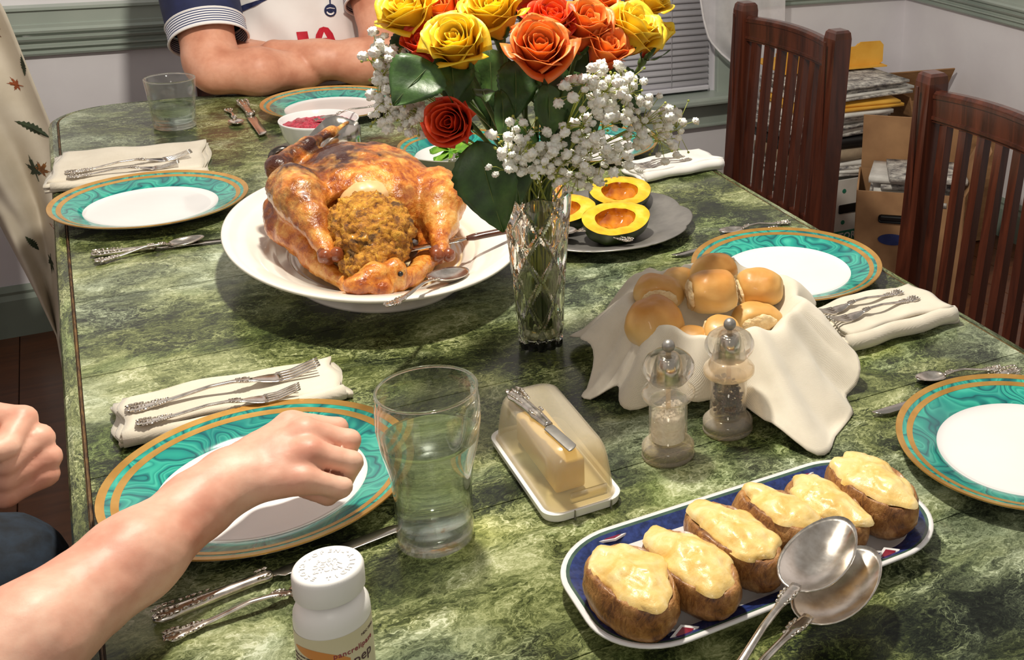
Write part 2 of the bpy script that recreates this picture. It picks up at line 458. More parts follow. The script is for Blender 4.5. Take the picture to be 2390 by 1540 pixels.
M_news = Mat('newsprint', .85); M_news.col(M_news.ramp(M_news.noise(M_news.mapv(M_news.obj(), (1, 1, 3)), 34, 6, .7), [(.38, '#5d5a5e'), (.5, '#a9a49e'), (.62, '#d8d4cc')])); M_news = M_news.m
M_manila = two('manila_paper', '#d79a2c', '#e8b145', 10, .7)
def skinm(name, c1, c2, c3):
    m = Mat(name, .48, sss=.12, sssr=(1.0, .35, .2), ssss=.012); o = m.pos()
    a = m.noise(o, 16, 4); b = m.noise(o, 130, 3)
    c = m.ramp(a, [(.3, c1), (.5, c2), (.72, c3)]); c = m.mix(m.ramp(b, [(.35, .18), (.6, 0.0)]), c, c1)
    m.col(c); m.bump(m.noise(o, 260, 4), .12, .001); return m.m
M_skin = skinm('skin_tan', '#c27f64', '#d99a7e', '#e2aa90')
M_skin2 = skinm('skin_fair', '#cc8a74', '#e0ab94', '#e9bfa8')
M_jersey = two('white_jersey', '#e6e1e0', '#efebea', 9, .7, bump=.15, bscale=200, bdist=.0006)
M_navy = two('navy_fabric', '#151c3f', '#1d2550', 25, .75, bump=.15, bscale=300, bdist=.0006)
M_red = two('red_print', '#b3142c', '#c81a34', 30, .6)
M_denim = two('dark_denim', '#10161f', '#1e2b3a', 60, .85, bump=.2, bscale=200, bdist=.001)
M_dnavy = two('navy_knit', '#141a26', '#1f2838', 60, .85, bump=.2, bscale=250, bdist=.001)
M_hair = two('brown_hair', '#2a1c12', '#4a3422', 60, .6, stretch=(1, 1, .1), bump=.4, bscale=80)
M_leaf = Mat('rose_leaf', .42); _o = M_leaf.obj()
M_leaf.col(M_leaf.ramp(M_leaf.noise(_o, 40, 4), [(.3, '#22391a'), (.6, '#3c5c28'), (.8, '#52732f')])); M_leaf.bump(M_leaf.noise(_o, 90, 4), .3, .002); M_leaf = M_leaf.m
M_stem = two('green_stem', '#3c4f24', '#5f7236', 60, .5)
M_stem_y = two('yellow_green_stem', '#8b9a3a', '#b3b552', 60, .5)
M_bb = two('gypsophila_white', '#f6f2e4', '#fffdf6', 200, .7, bump=.4, bscale=500, bdist=.002, sss=.1)
def petalm(name, base, edge, inner):
    m = Mat(name, .5, sss=.15, sssr=(1, .4, .1), ssss=.006); o = m.obj()
    z = m.sep(o)[2]; g = m.math('MULTIPLY', z, 1/.055)
    f = m.math('MULTIPLY_ADD', m.noise(o, 55, 3), .55, m.math('MULTIPLY_ADD', g, .8, -.2))
    m.col(m.ramp(f, [(.15, inner), (.45, base), (.9, edge)])); m.bump(m.noise(m.mapv(o, (1, 1, .25)), 120, 3), .25, .002); return m.m
M_ry = petalm('yellow_petal', '#eeb314', '#f8d83c', '#e8860f')
M_ro = petalm('orange_petal', '#e2581a', '#f08a3c', '#c8300c')
M_rr = petalm('red_petal', '#c92a10', '#e4481c', '#8e0f0a')
M_rb = petalm('yellow_red_petal', '#eeb61c', '#f8d640', '#b02408')
def turkey_mat():
    m = Mat('roast_skin', .30, coat=.38, coatr=.14); o = m.pos()
    a = m.noise(o, 17, 5, .6, .6); b = m.noise(o, 75, 5, .65, .4); c3 = m.noise(m.vadd(o, (5, 2, 1)), 13, 4, .6)
    f = m.math('MULTIPLY_ADD', b, .5, m.math('MULTIPLY', a, .62))
    c = m.ramp(f, [(.36, '#5a200c'), (.45, '#9c4a18'), (.54, '#c8772a'), (.63, '#dfa04c'), (.74, '#ecc27c')])
    hgt = m.math('MULTIPLY_ADD', m.sep(o)[2], 14.0, -.74*14-1.15)      # roasted darker on the breast, which sat nearest the heat
    d = m.math('MULTIPLY', m.ramp(c3, [(.42, 0.0), (.54, 1.0)]), m.math('MINIMUM', m.math('MAXIMUM', hgt, 0.0), 1.0))
    c = m.mix(d, c, '#3a150a')
    m.col(c); m.bump(m.math('MULTIPLY_ADD', b, .5, m.noise(o, 300, 3)), .45, .003); return m.m
M_turkey = turkey_mat()
M_bone = two('knuckle_bone', '#6a3018', '#8f4a26', 60, .3, coat=.4)
def stuffing_mat():
    m = Mat('bread_stuffing', .6, coat=.15); o = m.pos(); f = m.noise(o, 95, 6, .7, .8); g = m.voro(o, 120)
    c = m.ramp(f, [(.32, '#5f360e'), (.43, '#a06414'), (.55, '#c88a22'), (.68, '#e2ae3e')])
    c = m.mix(m.ramp(m.noise(m.vadd(o, (3, 3, 3)), 45, 3), [(.60, 0.0), (.67, .8)]), c, '#3b230f')
    m.col(c); m.bump(f, .9, .005); return m.m
M_stuff = stuffing_mat()
M_meat = two('pale_meat', '#d6a067', '#e6bd86', 30, .4, coat=.3)
M_juice = two('pan_juice', '#d9bf90', '#e3cda2', 10, .08, coat=.6)
def potato_skin():
    m = Mat('baked_potato_skin', .45, coat=.2, coatr=.25); o = m.obj(); a = m.noise(o, 40, 6, .65, .5); b = m.noise(m.mapv(o, (1, 2.2, 1)), 110, 5, .65, 1.0)
    f = m.math('MULTIPLY_ADD', b, .45, m.math('MULTIPLY', a, .6))
    m.col(m.ramp(f, [(.36, '#522c12'), (.46, '#8a5828'), (.56, '#ab7840'), (.70, '#d0a066')])); m.bump(f, .8, .004); return m.m
M_pskin = potato_skin()
def mash():
    m = Mat('mashed_potato_filling', .38, coat=.25, sss=.12, sssr=(1, .7, .3), ssss=.006); o = m.obj(); f = m.noise(o, 50, 5, .6, .5)
    c = m.ramp(f, [(.3, '#e0b45a'), (.5, '#eccb80'), (.7, '#f2dba4')])
    c = m.mix(m.ramp(m.noise(o, 130, 2), [(.70, 0.0), (.76, .6)]), c, '#a8682a')
    m.col(c); m.bump(m.noise(o, 110, 4), .35, .003); return m.m
M_mash = mash()
def roll_mat():
    m = Mat('bread_roll_crust', .45, coat=.12); o = m.obj(); z = m.sep(o)[2]
    f = m.math('ADD', m.math('MULTIPLY_ADD', z, 16.0, .28), m.math('MULTIPLY_ADD', m.noise(o, 26, 4), .5, -.25))
    m.col(m.ramp(f, [(.10, '#e6cb96'), (.36, '#dcb26a'), (.68, '#c98b40'), (1.0, '#a9652a')])); m.bump(m.noise(o, 70, 4), .2, .002); return m.m
M_roll = roll_mat()
M_crumb = two('bread_crumb', '#d8b682', '#eed9ae', 70, .8, bump=.8, bscale=150, bdist=.004)
M_squash = Mat('roast_squash_flesh', .35, coat=.3); _o = M_squash.obj()
M_squash.col(M_squash.ramp(M_squash.noise(_o, 35, 5), [(.3, '#e39a14'), (.55, '#f4be24'), (.75, '#fad95c')])); M_squash.bump(M_squash.noise(_o, 60, 4), .3, .002); M_squash = M_squash.m
M_squash_in = two('glazed_squash_hollow', '#a8560f', '#d98a1c', 40, .15, coat=.7)
M_squash_skin = Mat('squash_rind', .4); _o = M_squash_skin.obj()
M_squash_skin.col(M_squash_skin.ramp(M_squash_skin.noise(M_squash_skin.mapv(_o, (1, 1, .3)), 40, 4), [(.35, '#1f2a10'), (.6, '#35451a'), (.75, '#a8801c')])); M_squash_skin = M_squash_skin.m
M_cran = Mat('cranberry_relish', .4, coat=.3); _o = M_cran.obj()
M_cran.col(M_cran.ramp(M_cran.noise(_o, 130, 5, .7), [(.32, '#6e0f1e'), (.5, '#b02a40'), (.68, '#cf5266')])); M_cran.bump(M_cran.noise(_o, 130, 5), .8, .004); M_cran = M_cran.m
M_greens = two('salad_green', '#3f7a12', '#7cab2c', 60, .45)
M_butter = two('butter', '#e8c570', '#f0d48a', 20, .4, sss=.1)
M_dome = thinm('cloudy_plastic_lid', '#f8f2e0', 1.45, .2, .17)
M_salt = two('coarse_salt', '#ece7e2', '#faf8f6', 200, .6, bump=.5, bscale=300, bdist=.003)
M_pepper = two('peppercorns', '#2a1c16', '#5e463a', 150, .6, bump=.5, bscale=300, bdist=.003)
M_label = two('bottle_label', '#d8cfae', '#e0d8ba', 12, .45)
M_orange = two('label_orange', '#d48a44', '#dd9a58', 12, .45)
M_wine = two('wine_print', '#8f3a48', '#a04555', 20, .5)
M_ink = two('ink_print', '#4a3038', '#5a3d46', 20, .5)
M_leafcloth = two('printed_cotton', '#cfc4b0', '#dcd2c0', 12, .85, bump=.2, bscale=160, bdist=.0008)
M_pr_green = two('leaf_print_green', '#2b3526', '#3d4a30', 40, .85)
M_pr_rust = two('leaf_print_rust', '#8a4424', '#a85a2e', 40, .85)
M_pr_brown = two('leaf_print_brown', '#5a3820', '#94602c', 60, .85)
M_lace = Mat('sheer_lace', .8, base=hexc('#f2f0f4')); M_lace.col(M_lace.ramp(M_lace.noise(M_lace.obj(), 30), [(.3, '#e4e2e8'), (.7, '#f4f2f6')]))
_t = M_lace.n('BsdfTransparent'); _x = M_lace.n('MixShader'); _x.inputs[0].default_value = .38
M_lace.l(M_lace.b.outputs[0], _x.inputs[1]); M_lace.l(_t.outputs[0], _x.inputs[2]); M_lace.l(_x.outputs[0], M_lace.t.nodes['Material Output'].inputs[0]); M_lace = M_lace.m
M_lace_fl = two('lace_embroidery', '#eeecf0', '#faf8fb', 60, .8)
M_blue = two('cobalt_glaze', '#1a2650', '#2c3d7a', 160, .14, coat=.4)
M_dgreen = two('green_glaze', '#3a5248', '#4a6456', 60, .15, coat=.4)
M_dred = two('maroon_glaze', '#7a1f30', '#90283a', 60, .15, coat=.4)
M_knifewood = woodm('knife_handle_wood', '#2a130d', '#6e3a22', 40, .3, (.2, 1, 1))
def stripes():
    m = Mat('striped_cuff', .7); u = m.n('UVMap'); z = m.sep(m.n('TexCoord').outputs['UV'])[1]
    f = m.math('FRACT', m.math('MULTIPLY', z, 7.0)); c = m.ramp(f, [(.0, '#e8e6ea'), (.5, '#e8e6ea'), (.55, '#2b3560'), (.95, '#2b3560'), (1.0, '#e8e6ea')]); m.t.nodes.remove(u); m.col(c); return m.m
M_cuff = stripes()
# ------------------------------------------------------------------ the room
YW, XW, XL = 3.32, 2.576, -1.7
def struct(name, vf, m, **kw):
    o = mk(name, vf, m, smooth=False, **kw); o['kind'] = 'structure'; return o
floor = struct('floor', tr(box(XW-XL+.2, 5.2, .02), ((XW+XL)/2, 1.0, -.012)), M_substrate)
floor.data.materials[0] = two('under_floor', '#2a1a10', '#3a2416', 10, .8)
bw = .082; k = 0
proto_b = {}
for i in range(40):                         # floor boards running along the room
    x0 = XL+i*.107
    if x0+.1 > XW: break
    L = 5.1; me = proto_b.get('b')
    if me is None:
        o = mk('floor_board', box(.1055, L, .012, bev=.0012, seg=1), M_floor, floor, smooth=False); proto_b['b'] = o
    else: o = cp(me, floor)
    o.location = (x0+.053, 1.0, .0)
def panel(x0, x1, z0, z1): return box(x1-x0, .08, z1-z0, ((x0+x1)/2, YW+.04, (z0+z1)/2))
WX0, WX1, WZ0, WZ1 = .86, 1.79, T-.295, T+.95
struct('wall_back', join(panel(XL, WX0, .0, 2.5), panel(WX1, XW+.08, .0, 2.5), panel(WX0, WX1, 0, WZ0), panel(WX0, WX1, WZ1, 2.5)), M_wallw)
struct('wall_right', tr(box(.08, 5.0, 2.5), (XW+.04, 1.0-.08, 1.25)), M_wallw)
struct('wall_left', tr(box(.08, 5.0, 2.5), (XL-.04, 1.0-.08, 1.25)), M_wallw)
def molding(name, prof, p0, p1, inward, m):
    """extrude a (depth, height) profile from p0 to p1 against a wall; inward = unit vector into the room"""
    p0, p1, n = Vector(p0), Vector(p1), Vector(inward); S = []
    for p in (p0, p1): S.append([p+n*d+Vector((0, 0, z)) for d, z in prof])
    V, F = skin(S); return struct(name, (V, F), m)
RAIL = [(0, T-.018), (.016, T-.018), (.020, T-.012), (.012, T-.008), (.013, T-.003), (.024, T+.002), (.024, T+.006), (.015, T+.009), (.015, T+.014), (.028, T+.020), (.032, T+.026),
        (.020, T+.030), (.019, T+.034), (.034, T+.040), (.036, T+.046), (.030, T+.052), (.030, T+.060), (.026, T+.062), (.026, T+.092), (.034, T+.095), (.034, T+.102), (0, T+.104)]
molding('trim_1', RAIL, (XL, YW, 0), (WX0-.07, YW, 0), (0, -1, 0), M_sage)
molding('trim_2', RAIL, (WX1+.07, YW, 0), (XW, YW, 0), (0, -1, 0), M_sage)
molding('trim_3', RAIL, (XW, YW, 0), (XW, -1.4, 0), (-1, 0, 0), M_sage)
# the right wall carries a wide sage board above its rail
struct('trim_4', tr(box(.018, 4.7, .30), (XW-.009, .95, T+.255)), two('sage_panel', '#a3a98c', '#b0b498', 4, .5, world=True))
BASE = [(0, 0.006), (.016, .006), (.016, .105), (.010, .118), (.012, .126), (.004, .14), (0, .14)]
molding('baseboard_back', BASE, (XL, YW, 0), (XW, YW, 0), (0, -1, 0), M_sage_dark)
molding('baseboard_right', BASE, (XW, YW, 0), (XW, -1.4, 0), (-1, 0, 0), M_sage_dark)
# window: casing, sill, apron, glass
win = thing('window_1', 'tall window with sage green casing and deep sill', None, (WX0, YW, WZ0)); win['kind'] = 'structure'
def wpart(n, vf, m=M_sage, **kw): return mk(n, vf, m, win, smooth=False, world=True, **kw)
for sx, x in ((-1, WX0), (1, WX1)):
    wpart('window_casing', join(box(.066, .022, WZ1-WZ0+.1, (x+sx*.035, YW-.011, (WZ0+WZ1)/2+.04), .003), box(.012, .03, WZ1-WZ0+.1, (x+sx*.062, YW-.015, (WZ0+WZ1)/2+.04), .003)))
wpart('window_head', box(WX1-WX0+.16, .024, .07, ((WX0+WX1)/2, YW-.012, WZ1+.04), .003))
wpart('window_sill', box(WX1-WX0+.2, .11, .026, ((WX0+WX1)/2, YW-.035, WZ0-.008), .008))
wpart('window_sill_nosing', box(WX1-WX0+.16, .03, .018, ((WX0+WX1)/2, YW-.015, WZ0-.030), .006))
wpart('window_apron', join(box(WX1-WX0+.14, .02, .07, ((WX0+WX1)/2, YW-.010, WZ0-.075), .003), box(WX1-WX0+.14, .026, .012, ((WX0+WX1)/2, YW-.013, WZ0-.107), .004)))
wpart('window_pane', box(WX1-WX0, .004, WZ1-WZ0, ((WX0+WX1)/2, YW+.06, (WZ0+WZ1)/2)), two('night_glass', '#16181f', '#20232c', 3, .05))
wpart('window_stop', join(box(.02, .05, WZ1-WZ0, (WX0+.01, YW+.03, (WZ0+WZ1)/2)), box(.02, .05, WZ1-WZ0, (WX1-.01, YW+.03, (WZ0+WZ1)/2))), M_blind)
# venetian blind
bl = thing('venetian_blind', 'pale grey venetian blind with thin horizontal slats in the window', 'blind', ((WX0+WX1)/2, YW-.004, WZ0+.012))
bw_ = WX1-WX0-.05
mk('bottom_rail', box(bw_, .028, .016, (0, 0, .010), .004), M_blind, bl, smooth=False)
slat = None
for i in range(54):
    if slat is None:
        slat = mk('slat', slab(lambda u, v: ((u-.5)*bw_, (v-.5)*.024, .0018*math.cos((v-.5)*PI)), 2, 5, .0008), M_blind, bl)
        s = slat
    else: s = cp(slat, bl)
    s.location = (0, 0, .030+i*.0212); s.rotation_euler = (R(66), 0, 0)
for x in (-.3, 0.0, .30):
    mk('ladder_cord', tube([(x, -.014, .02), (x, -.014, 1.2)], .0011, 5), M_blind, bl)
mk('head_rail', box(bw_, .034, .03, (0, 0, 1.205), .003), M_blind, bl, smooth=False)
# sheer curtain swept to the right of the window
cur = thing('sheer_curtain', 'sheer white curtain with embroidered flowers, swept aside by the window', 'curtain', (1.9, YW-.09, T))
def cur_f(u, v):
    z = .95-v*1.22
    zl = [(-.27, 1.90), (-.246, 1.888), (-.182, 1.813), (-.142, 1.765), (-.097, 1.725), (-.033, 1.705), (.036, 1.692), (.3, 1.62), (.95, 1.40)]
    x0 = interp(zl, z); x1 = 1.995+max(0, -.05-z)*.1
    x = x0+(x1-x0)*u
    return (x-1.9, .014*math.sin(u*9+v*2)+.006*math.sin(u*23), z)
mk('curtain_panel', grid(cur_f, 40, 50), M_lace, cur)
mk('curtain_hem', tube([Vector(cur_f(0, i/60))+Vector((.004, -.002, 0)) for i in range(61)], .006, 6, .4), M_lace_fl, cur)
rd = random.Random(4)
for (u, v) in ((.15, .70), (.55, .80), (.8, .69), (.3, .55), (.75, .5), (.5, .36), (.85, .3), (.2, .22)):
    c = Vector(cur_f(u, v)); P = []
    for k in range(5):
        a = k*2*PI/5+u*5; P.append(ball((.010, .002, .008), (c.x+.011*math.cos(a), c.y-.004, c.z+.011*math.sin(a)), 8, 6))
    P.append(ball((.006, .003, .006), (c.x, c.y-.005, c.z), 8, 6))
    mk('embroidered_flower', join(*P), M_lace_fl, cur)

# ------------------------------------------------------------------ the table
TX0, TX1, TY0, TY1, RC = -.037, .947, .375, 2.668, .115
table = thing('dining_table', 'long dining table with marbled green stone-look top', 'table', (.455, 1.52, 0))
def outline(y):
    """x limits of the top at y, with rounded corners"""
    d = 0
    for e in (TY1-y, y-TY0):
        if e < RC: d = max(d, RC-math.sqrt(max(0, RC*RC-(RC-e)**2)))
    return TX0+d, TX1-d
ys = [TY0]+[.483+.2285*i for i in range(10)]+[TY1]
g = .0007
for a, b in zip(ys, ys[1:]):
    n = 14; L, Rr = [], []
    for i in range(n+1):
        y = a+g+(b-a-2*g)*i/n
        if b > TY1-RC or a < TY0+RC:
            t = i/n; y = a+g+(b-a-2*g)*(t if a < TY0+RC and b < TY1-RC else 1-(1-t)**2) if b > TY1-.001 else y
        x0, x1 = outline(y); L.append((x0, y)); Rr.append((x1, y))
    poly = Rr+L[::-1]
    V, F = prism(poly, T-.012, T)
    mk('table_leaf', (V, F), M_stone, table, smooth=False, world=True)
mk('table_core', prism([(TX0+.004, TY0+.06), (TX1-.004, TY0+.06), (TX1-.004, TY1-RC), (TX1-.06, TY1-.02), (TX0+.06, TY1-.02), (TX0+.004, TY1-RC)], T-.032, T-.0125), M_substrate, table, smooth=False, world=True)
def around(off, n=10):
    P = []
    for cx, cy, a0 in ((TX1-RC, TY1-RC, 0), (TX0+RC, TY1-RC, 90), (TX0+RC, TY0+RC, 180), (TX1-RC, TY0+RC, 270)):
        for i in range(n+1):
            a = R(a0+90*i/n); P.append((cx+(RC+off)*math.cos(a), cy+(RC+off)*math.sin(a)))
    return P
def band(profile):
    S = []
    rings = [around(o) for o, z in profile]; n = len(rings[0])
    V = [(x, y, z) for r_, (o, z) in zip(rings, profile) for x, y in r_]; m = len(profile); F = []
    for j in range(m):
        k = (j+1) % m
        for i in range(n):
            i2 = (i+1) % n; F.append((j*n+i, j*n+i2, k*n+i2, k*n+i))
    return V, F
mk('edge_groove', band([(.0004, T-.0035), (.0042, T-.0035), (.0042, T-.02), (.0004, T-.02)]), M_groove, table, smooth=False, world=True)
mk('edge_bead', band([(.0018, T-.0008), (.0030, T-.0008), (.0030, T-.006), (.0018, T-.006)]), M_groove, table, smooth=False, world=True)
mk('edge_rim', band([(.0044, T-.001), (.012, T-.0015), (.0165, T-.004), (.0185, T-.009), (.0185, T-.034), (.015, T-.038), (.0044, T-.038)]), M_stone_edge, table, smooth=False, world=True)
M_tdark = woodm('table_base_wood', '#1c1410', '#33241a', 30, .4)
for x, y, sx, sy in ((TX0+.09, 1.52, .02, 1.95), (TX1-.09, 1.52, .02, 1.95), (.455, TY0+.14, .78, .02), (.455, TY1-.16, .78, .02)):
    mk('apron', box(sx, sy, .08, (x, y, T-.078)), M_tdark, table, smooth=False, world=True)
for x in (TX0+.11, TX1-.11):
    for y in (TY0+.17, TY1-.19):
        mk('leg', tr(lathe([(.001, .0), (.022, .0), (.026, .02), (.022, .06), (.03, .2), (.034, .45), (.026, .6), (.036, .63), (.036, T-.038), (.001, T-.038)], 16), (x, y, 0)), M_tdark, table, world=True)

# ------------------------------------------------------------------ chairs
def make_chair(name, label, loc, rotz, group=None):
    """local frame: backrest at x=0, seat towards -x, posts at y=+-.178, backrest top at z=.945"""
    t = thing(name, label, 'chair', loc, rotz, group)
    HW = .178
    def lean(z): return (z-.45)*.05 if z > .45 else -(.45-z)*-.06
    for s in (-1, 1):
        S = []
        for z, w, d in ((0, .034, .030), (.25, .036, .034), (.45, .040, .040), (.7, .040, .040), (.925, .040, .042), (.938, .036, .038), (.943, .028, .030)):
            x = lean(z)+.001; S.append([(x+dx*d/2, s*HW+dy*w/2, z) for dx, dy in ((-1, -1), (1, -1), (1, 1), (-1, 1))])
        o = mk('back_post', skin(S), M_cherry, t, smooth=False)
        mk('post_groove', box(.003, .006, .44, (lean(.7)-.0195, s*HW, .70), .001), M_cherry, o, smooth=False)
    def bow(y): return .020*(1-(y/HW)**2)
    S = []
    for i in range(17):
        y = -HW+.018+(2*HW-.036)*i/16; b = bow(y); ztop = .912+.008*(1-(y/HW)**2)
        x = lean(.88)+b
        S.append([(x-.011, y, .858), (x+.011, y, .858), (x+.012, y, ztop-.004), (x+.006, y, ztop), (x-.007, y, ztop), (x-.012, y, ztop-.005)])
    tr_ = mk('top_rail', skin(S), M_cherry, t, smooth=False)
    for z in (.866, .902):
        S = []
        for i in range(17):
            y = -HW+.02+(2*HW-.04)*i/16; b = bow(y)+lean(.88); zz = z+(.008*(1-(y/HW)**2) if z > .87 else 0)
            S.append([(b-.0135, y, zz-.003), (b-.0105, y, zz-.003), (b-.0105, y, zz+.003), (b-.0135, y, zz+.003)])
        mk('rail_bead', skin(S), M_cherry, tr_, smooth=False)
    for i in range(7):
        y = (i-3)*.0445; b = bow(y); S = []
        for z in (.50, .6, .7, .78, .862):
            x = lean(z)+b*(z-.35)/.53; S.append([(x-.008, y-.0095, z), (x+.008, y-.0095, z), (x+.008, y+.0095, z), (x-.008, y+.0095, z)])
        mk('back_slat', skin(S), M_cherry, t, smooth=False)
    mk('lower_rail', box(.022, 2*HW-.03, .04, (lean(.5)+.012, 0, .50), .003), M_cherry, t, smooth=False)
    mk('seat', slab(lambda u, v: (-.41+.40*u, (v-.5)*(.40-.04*u), .462+.006*math.sin(PI*u)*math.sin(PI*v)), 10, 10, .04), M_cherry, t)
    for s in (-1, 1):
        mk('front_leg', skin([[(-.375+a*w, s*.165+b*w, z) for a, b in ((-1, -1), (1, -1), (1, 1), (-1, 1))] for z, w in ((0, .014), (.3, .018), (.44, .020))]), M_cherry, t, smooth=False)
        mk('side_stretcher', box(.36, .016, .03, (-.19, s*.168, .2), .003), M_cherry, t, smooth=False)
    return t
make_chair('dining_chair', 'dark cherry slat-back chair beside the plate with the folded white napkin', (1.294, 2.103, 0), R(2.5))
make_chair('dining_chair', 'dark cherry slat-back chair beside the cream napkin with two forks', (1.24, 1.359, 0), R(0))

# ------------------------------------------------------------------ boxes and papers in the corner
sb = thing('storage_box', 'white cardboard storage box with green print, heaped with papers', 'box', (1.86, 2.83, 0.012))
hw, hd, hh = .235, .155, .300
def face_front(vs): return vs
mk('box_body', join(box(2*hw, .006, hh, (0, -hd, hh/2)), box(2*hw, .006, hh, (0, hd, hh/2)), box(.006, 2*hd, hh, (-hw, 0, hh/2)), box(.006, 2*hd, hh, (hw, 0, hh/2)), box(2*hw, 2*hd, .006, (0, 0, .004))), M_boxw, sb, smooth=False)
for z in (.235, .205, .165, .125, .09):
    mk('printed_line', box(.21, .001, .003, (-.125, -hd-.0036, z)), M_boxg, sb, smooth=False)
mk('printed_line', box(.005, .001, hh-.01, (-.012, -hd-.0036, hh/2)), M_boxg, sb, smooth=False)
for x in (.03, .085, .14, .20):
    for z in (.265, .165): mk('printed_dot', tr(xf(lathe([(.001, 0), (.007, 0), (.007, .001), (.001, .001)], 12), Matrix.Rotation(R(90), 4, 'X')), (x, -hd-.003, z)), M_boxg, sb, smooth=False)
mk('hand_hole', box(.085, .002, .028, (.055, -hd-.003, .208), .004), M_black, sb, smooth=False)
mk('printed_panel', box(.235, .001, .085, (.112, -hd-.0036, .095)), M_boxg, sb, smooth=False)
def text(body, size, mat, parent, mw, name='lettering', extr=.0004, spacing=1.0, offset=0.0, align='LEFT'):
    cu = bpy.data.curves.new('txt', 'FONT'); cu.body = body; cu.size = size; cu.extrude = extr; cu.space_character = spacing; cu.offset = offset; cu.align_x = align; cu.resolution_u = 3
    o = bpy.data.objects.new('txt', cu); COL.objects.link(o); dg = bpy.context.evaluated_depsgraph_get(); dg.update()
    me = bpy.data.meshes.new_from_object(o.evaluated_get(dg)); bpy.data.objects.remove(o, do_unlink=True); bpy.data.curves.remove(cu)
    me.name = name; me.transform(mw); me.materials.clear(); me.materials.append(mat)
    q = bpy.data.objects.new(name, me); COL.objects.link(q); q.parent = parent; return q
for i, w in enumerate(('STORAGE', 'LETTER', 'FILE')):
    text(w, .030, M_boxw, sb, Matrix.Translation((.0, -hd-.0046, .110-i*.027)) @ Matrix.Rotation(R(90), 4, 'X'), spacing=1.1, offset=.0008)
# things heaped on the box
def sheaf(name, label, cat, loc, rz, sx, sy, h, mat, edge=None, n=5, jit=.012, seed=1, droop=.0):
    rd = random.Random(seed); t = thing(name, label, cat, loc, R(rz)); z = 0
    for i in range(n):
        th = h/n*.92; a, b, r_ = rd.uniform(-jit, jit), rd.uniform(-jit, jit), rd.uniform(-.1, .1)
        def fn(u, v, z=z, th=th):
            x, y = (u-.5)*sx, (v-.5)*sy; e = .0012*math.sin(3*u+seed+i)+.0008*math.sin(5*v+i)
            return (x+a, y+b, z+th-.001-e)
        o = mk('sheet', slab(fn, 8, 6, th), (mat if (i % 2 == 0 or edge is None) else edge), t); o.rotation_euler = (0, 0, r_); z += h/n
    return t
bx, by, bz = 1.86, 2.83, .30
sheaf('book', 'thick pale book lying in the white storage box', 'book', (1.86, 2.82, .262), 6, .25, .20, .042, M_paper, n=1, seed=2)
mk('book_spine_print', box(.05, .002, .02, (1.83, 2.715, .29)), M_black, None, smooth=False).name = 'x_tmp'
bpy.data.objects.remove(bpy.data.objects['x_tmp'])
sheaf('magazine_stack', 'slanting stack of magazines above the storage box rim', 'magazines', (1.89, 2.82, .312), -8, .32, .24, .042, M_news, M_paper, 4, seed=3)
sheaf('tan_book', 'tan paperback between the magazines and the newspapers', 'book', (1.88, 2.83, .358), 4, .30, .22, .034, two('tan_cover', '#8a7660', '#a8957c', 20, .7), n=1, seed=4)
sheaf('black_binder', 'black binder under the folded newspapers', 'binder', (1.89, 2.83, .398), -3, .33, .23, .030, M_black, n=1, seed=6)
sheaf('folded_newspapers', 'crumpled folded newspapers in the paper heap', 'newspapers', (1.90, 2.83, .432), 3, .34, .24, .078, M_news, M_paper, 6, .018, 5, droop=.3)
sheaf('brown_envelope', 'yellow-brown envelope sticking out of the paper heap', 'envelope', (1.94, 2.83, .516), -6, .36, .25, .020, M_manila, n=2, seed=7, droop=.5)
sheaf('loose_papers', 'loose white and grey papers below the manila folder', 'papers', (1.96, 2.84, .540), 5, .36, .25, .052, M_paper, M_news, 6, .02, 8, droop=.4)
fo = thing('manila_folder', 'yellow manila folder with a tab standing on top of the papers', 'folder', (1.98, 2.90, .600), R(-4))
poly = [(-.19, 0), (.17, .0), (.185, .008), (.185, .062), (.172, .075), (.10, .075), (.085, .062), (-.19, .062)]
V, F = prism(poly, -.002, .002); V = [Vector((x, z, y)) for x, y, z in V]
mk('folder_leaf', (V, F), M_manila, fo, smooth=False)
mk('folder_leaf', tr((V, F), (-.004, .008, -.006)), M_manila, fo, smooth=False)
mk('folder_fold', tr(box(.37, .22, .004, (0, .08, -.001)), (0, 0, 0)), M_manila, fo, smooth=False)
def carton(name, label, loc, rz, sx, sy, sz, mat, flaps):
    t = thing(name, label, 'box', loc, R(rz)); e = .005
    mk('carton_body', join(box(sx, e, sz, (0, -sy/2, sz/2)), box(sx, e, sz, (0, sy/2, sz/2)), box(e, sy, sz, (-sx/2, 0, sz/2)), box(e, sy, sz, (sx/2, 0, sz/2)), box(sx, sy, e, (0, 0, e/2))), mat, t, smooth=False)
    for side, ang, ln in flaps:
        if side in 'lr':
            s = -1 if side == 'l' else 1; m = Matrix.Translation((s*sx/2, 0, sz)) @ Matrix.Rotation(-s*R(ang), 4, 'Y'); vf = box(e, sy*.98, ln, (0, 0, ln/2))
        else:
            s = -1 if side == 'f' else 1; m = Matrix.Translation((0, s*sy/2, sz)) @ Matrix.Rotation(s*R(ang)*-1, 4, 'X'); vf = box(sx*.98, e, ln, (0, 0, ln/2))
        mk('carton_flap', xf(vf, m), mat, t, smooth=False)
    return t
c1 = carton('cardboard_carton', 'brown cardboard carton with hand hole and blue oval label', (1.986, 2.478, .012), -37, .30, .22, .340, M_card2, (('r', -25, .15), ('b', -8, .17)))
mk('hand_hole', box(.075, .004, .024, (-.050, -.1125, .262), .008), M_black, c1, smooth=False)
mk('oval_label', tr(xf(lathe([(.001, 0), (.040, 0), (.040, .002), (.001, .002)], 24, sx=1, sy=.42), Matrix.Rotation(R(90), 4, 'X')), (-.045, -.113, .200)), M_navyprint, c1, smooth=False)
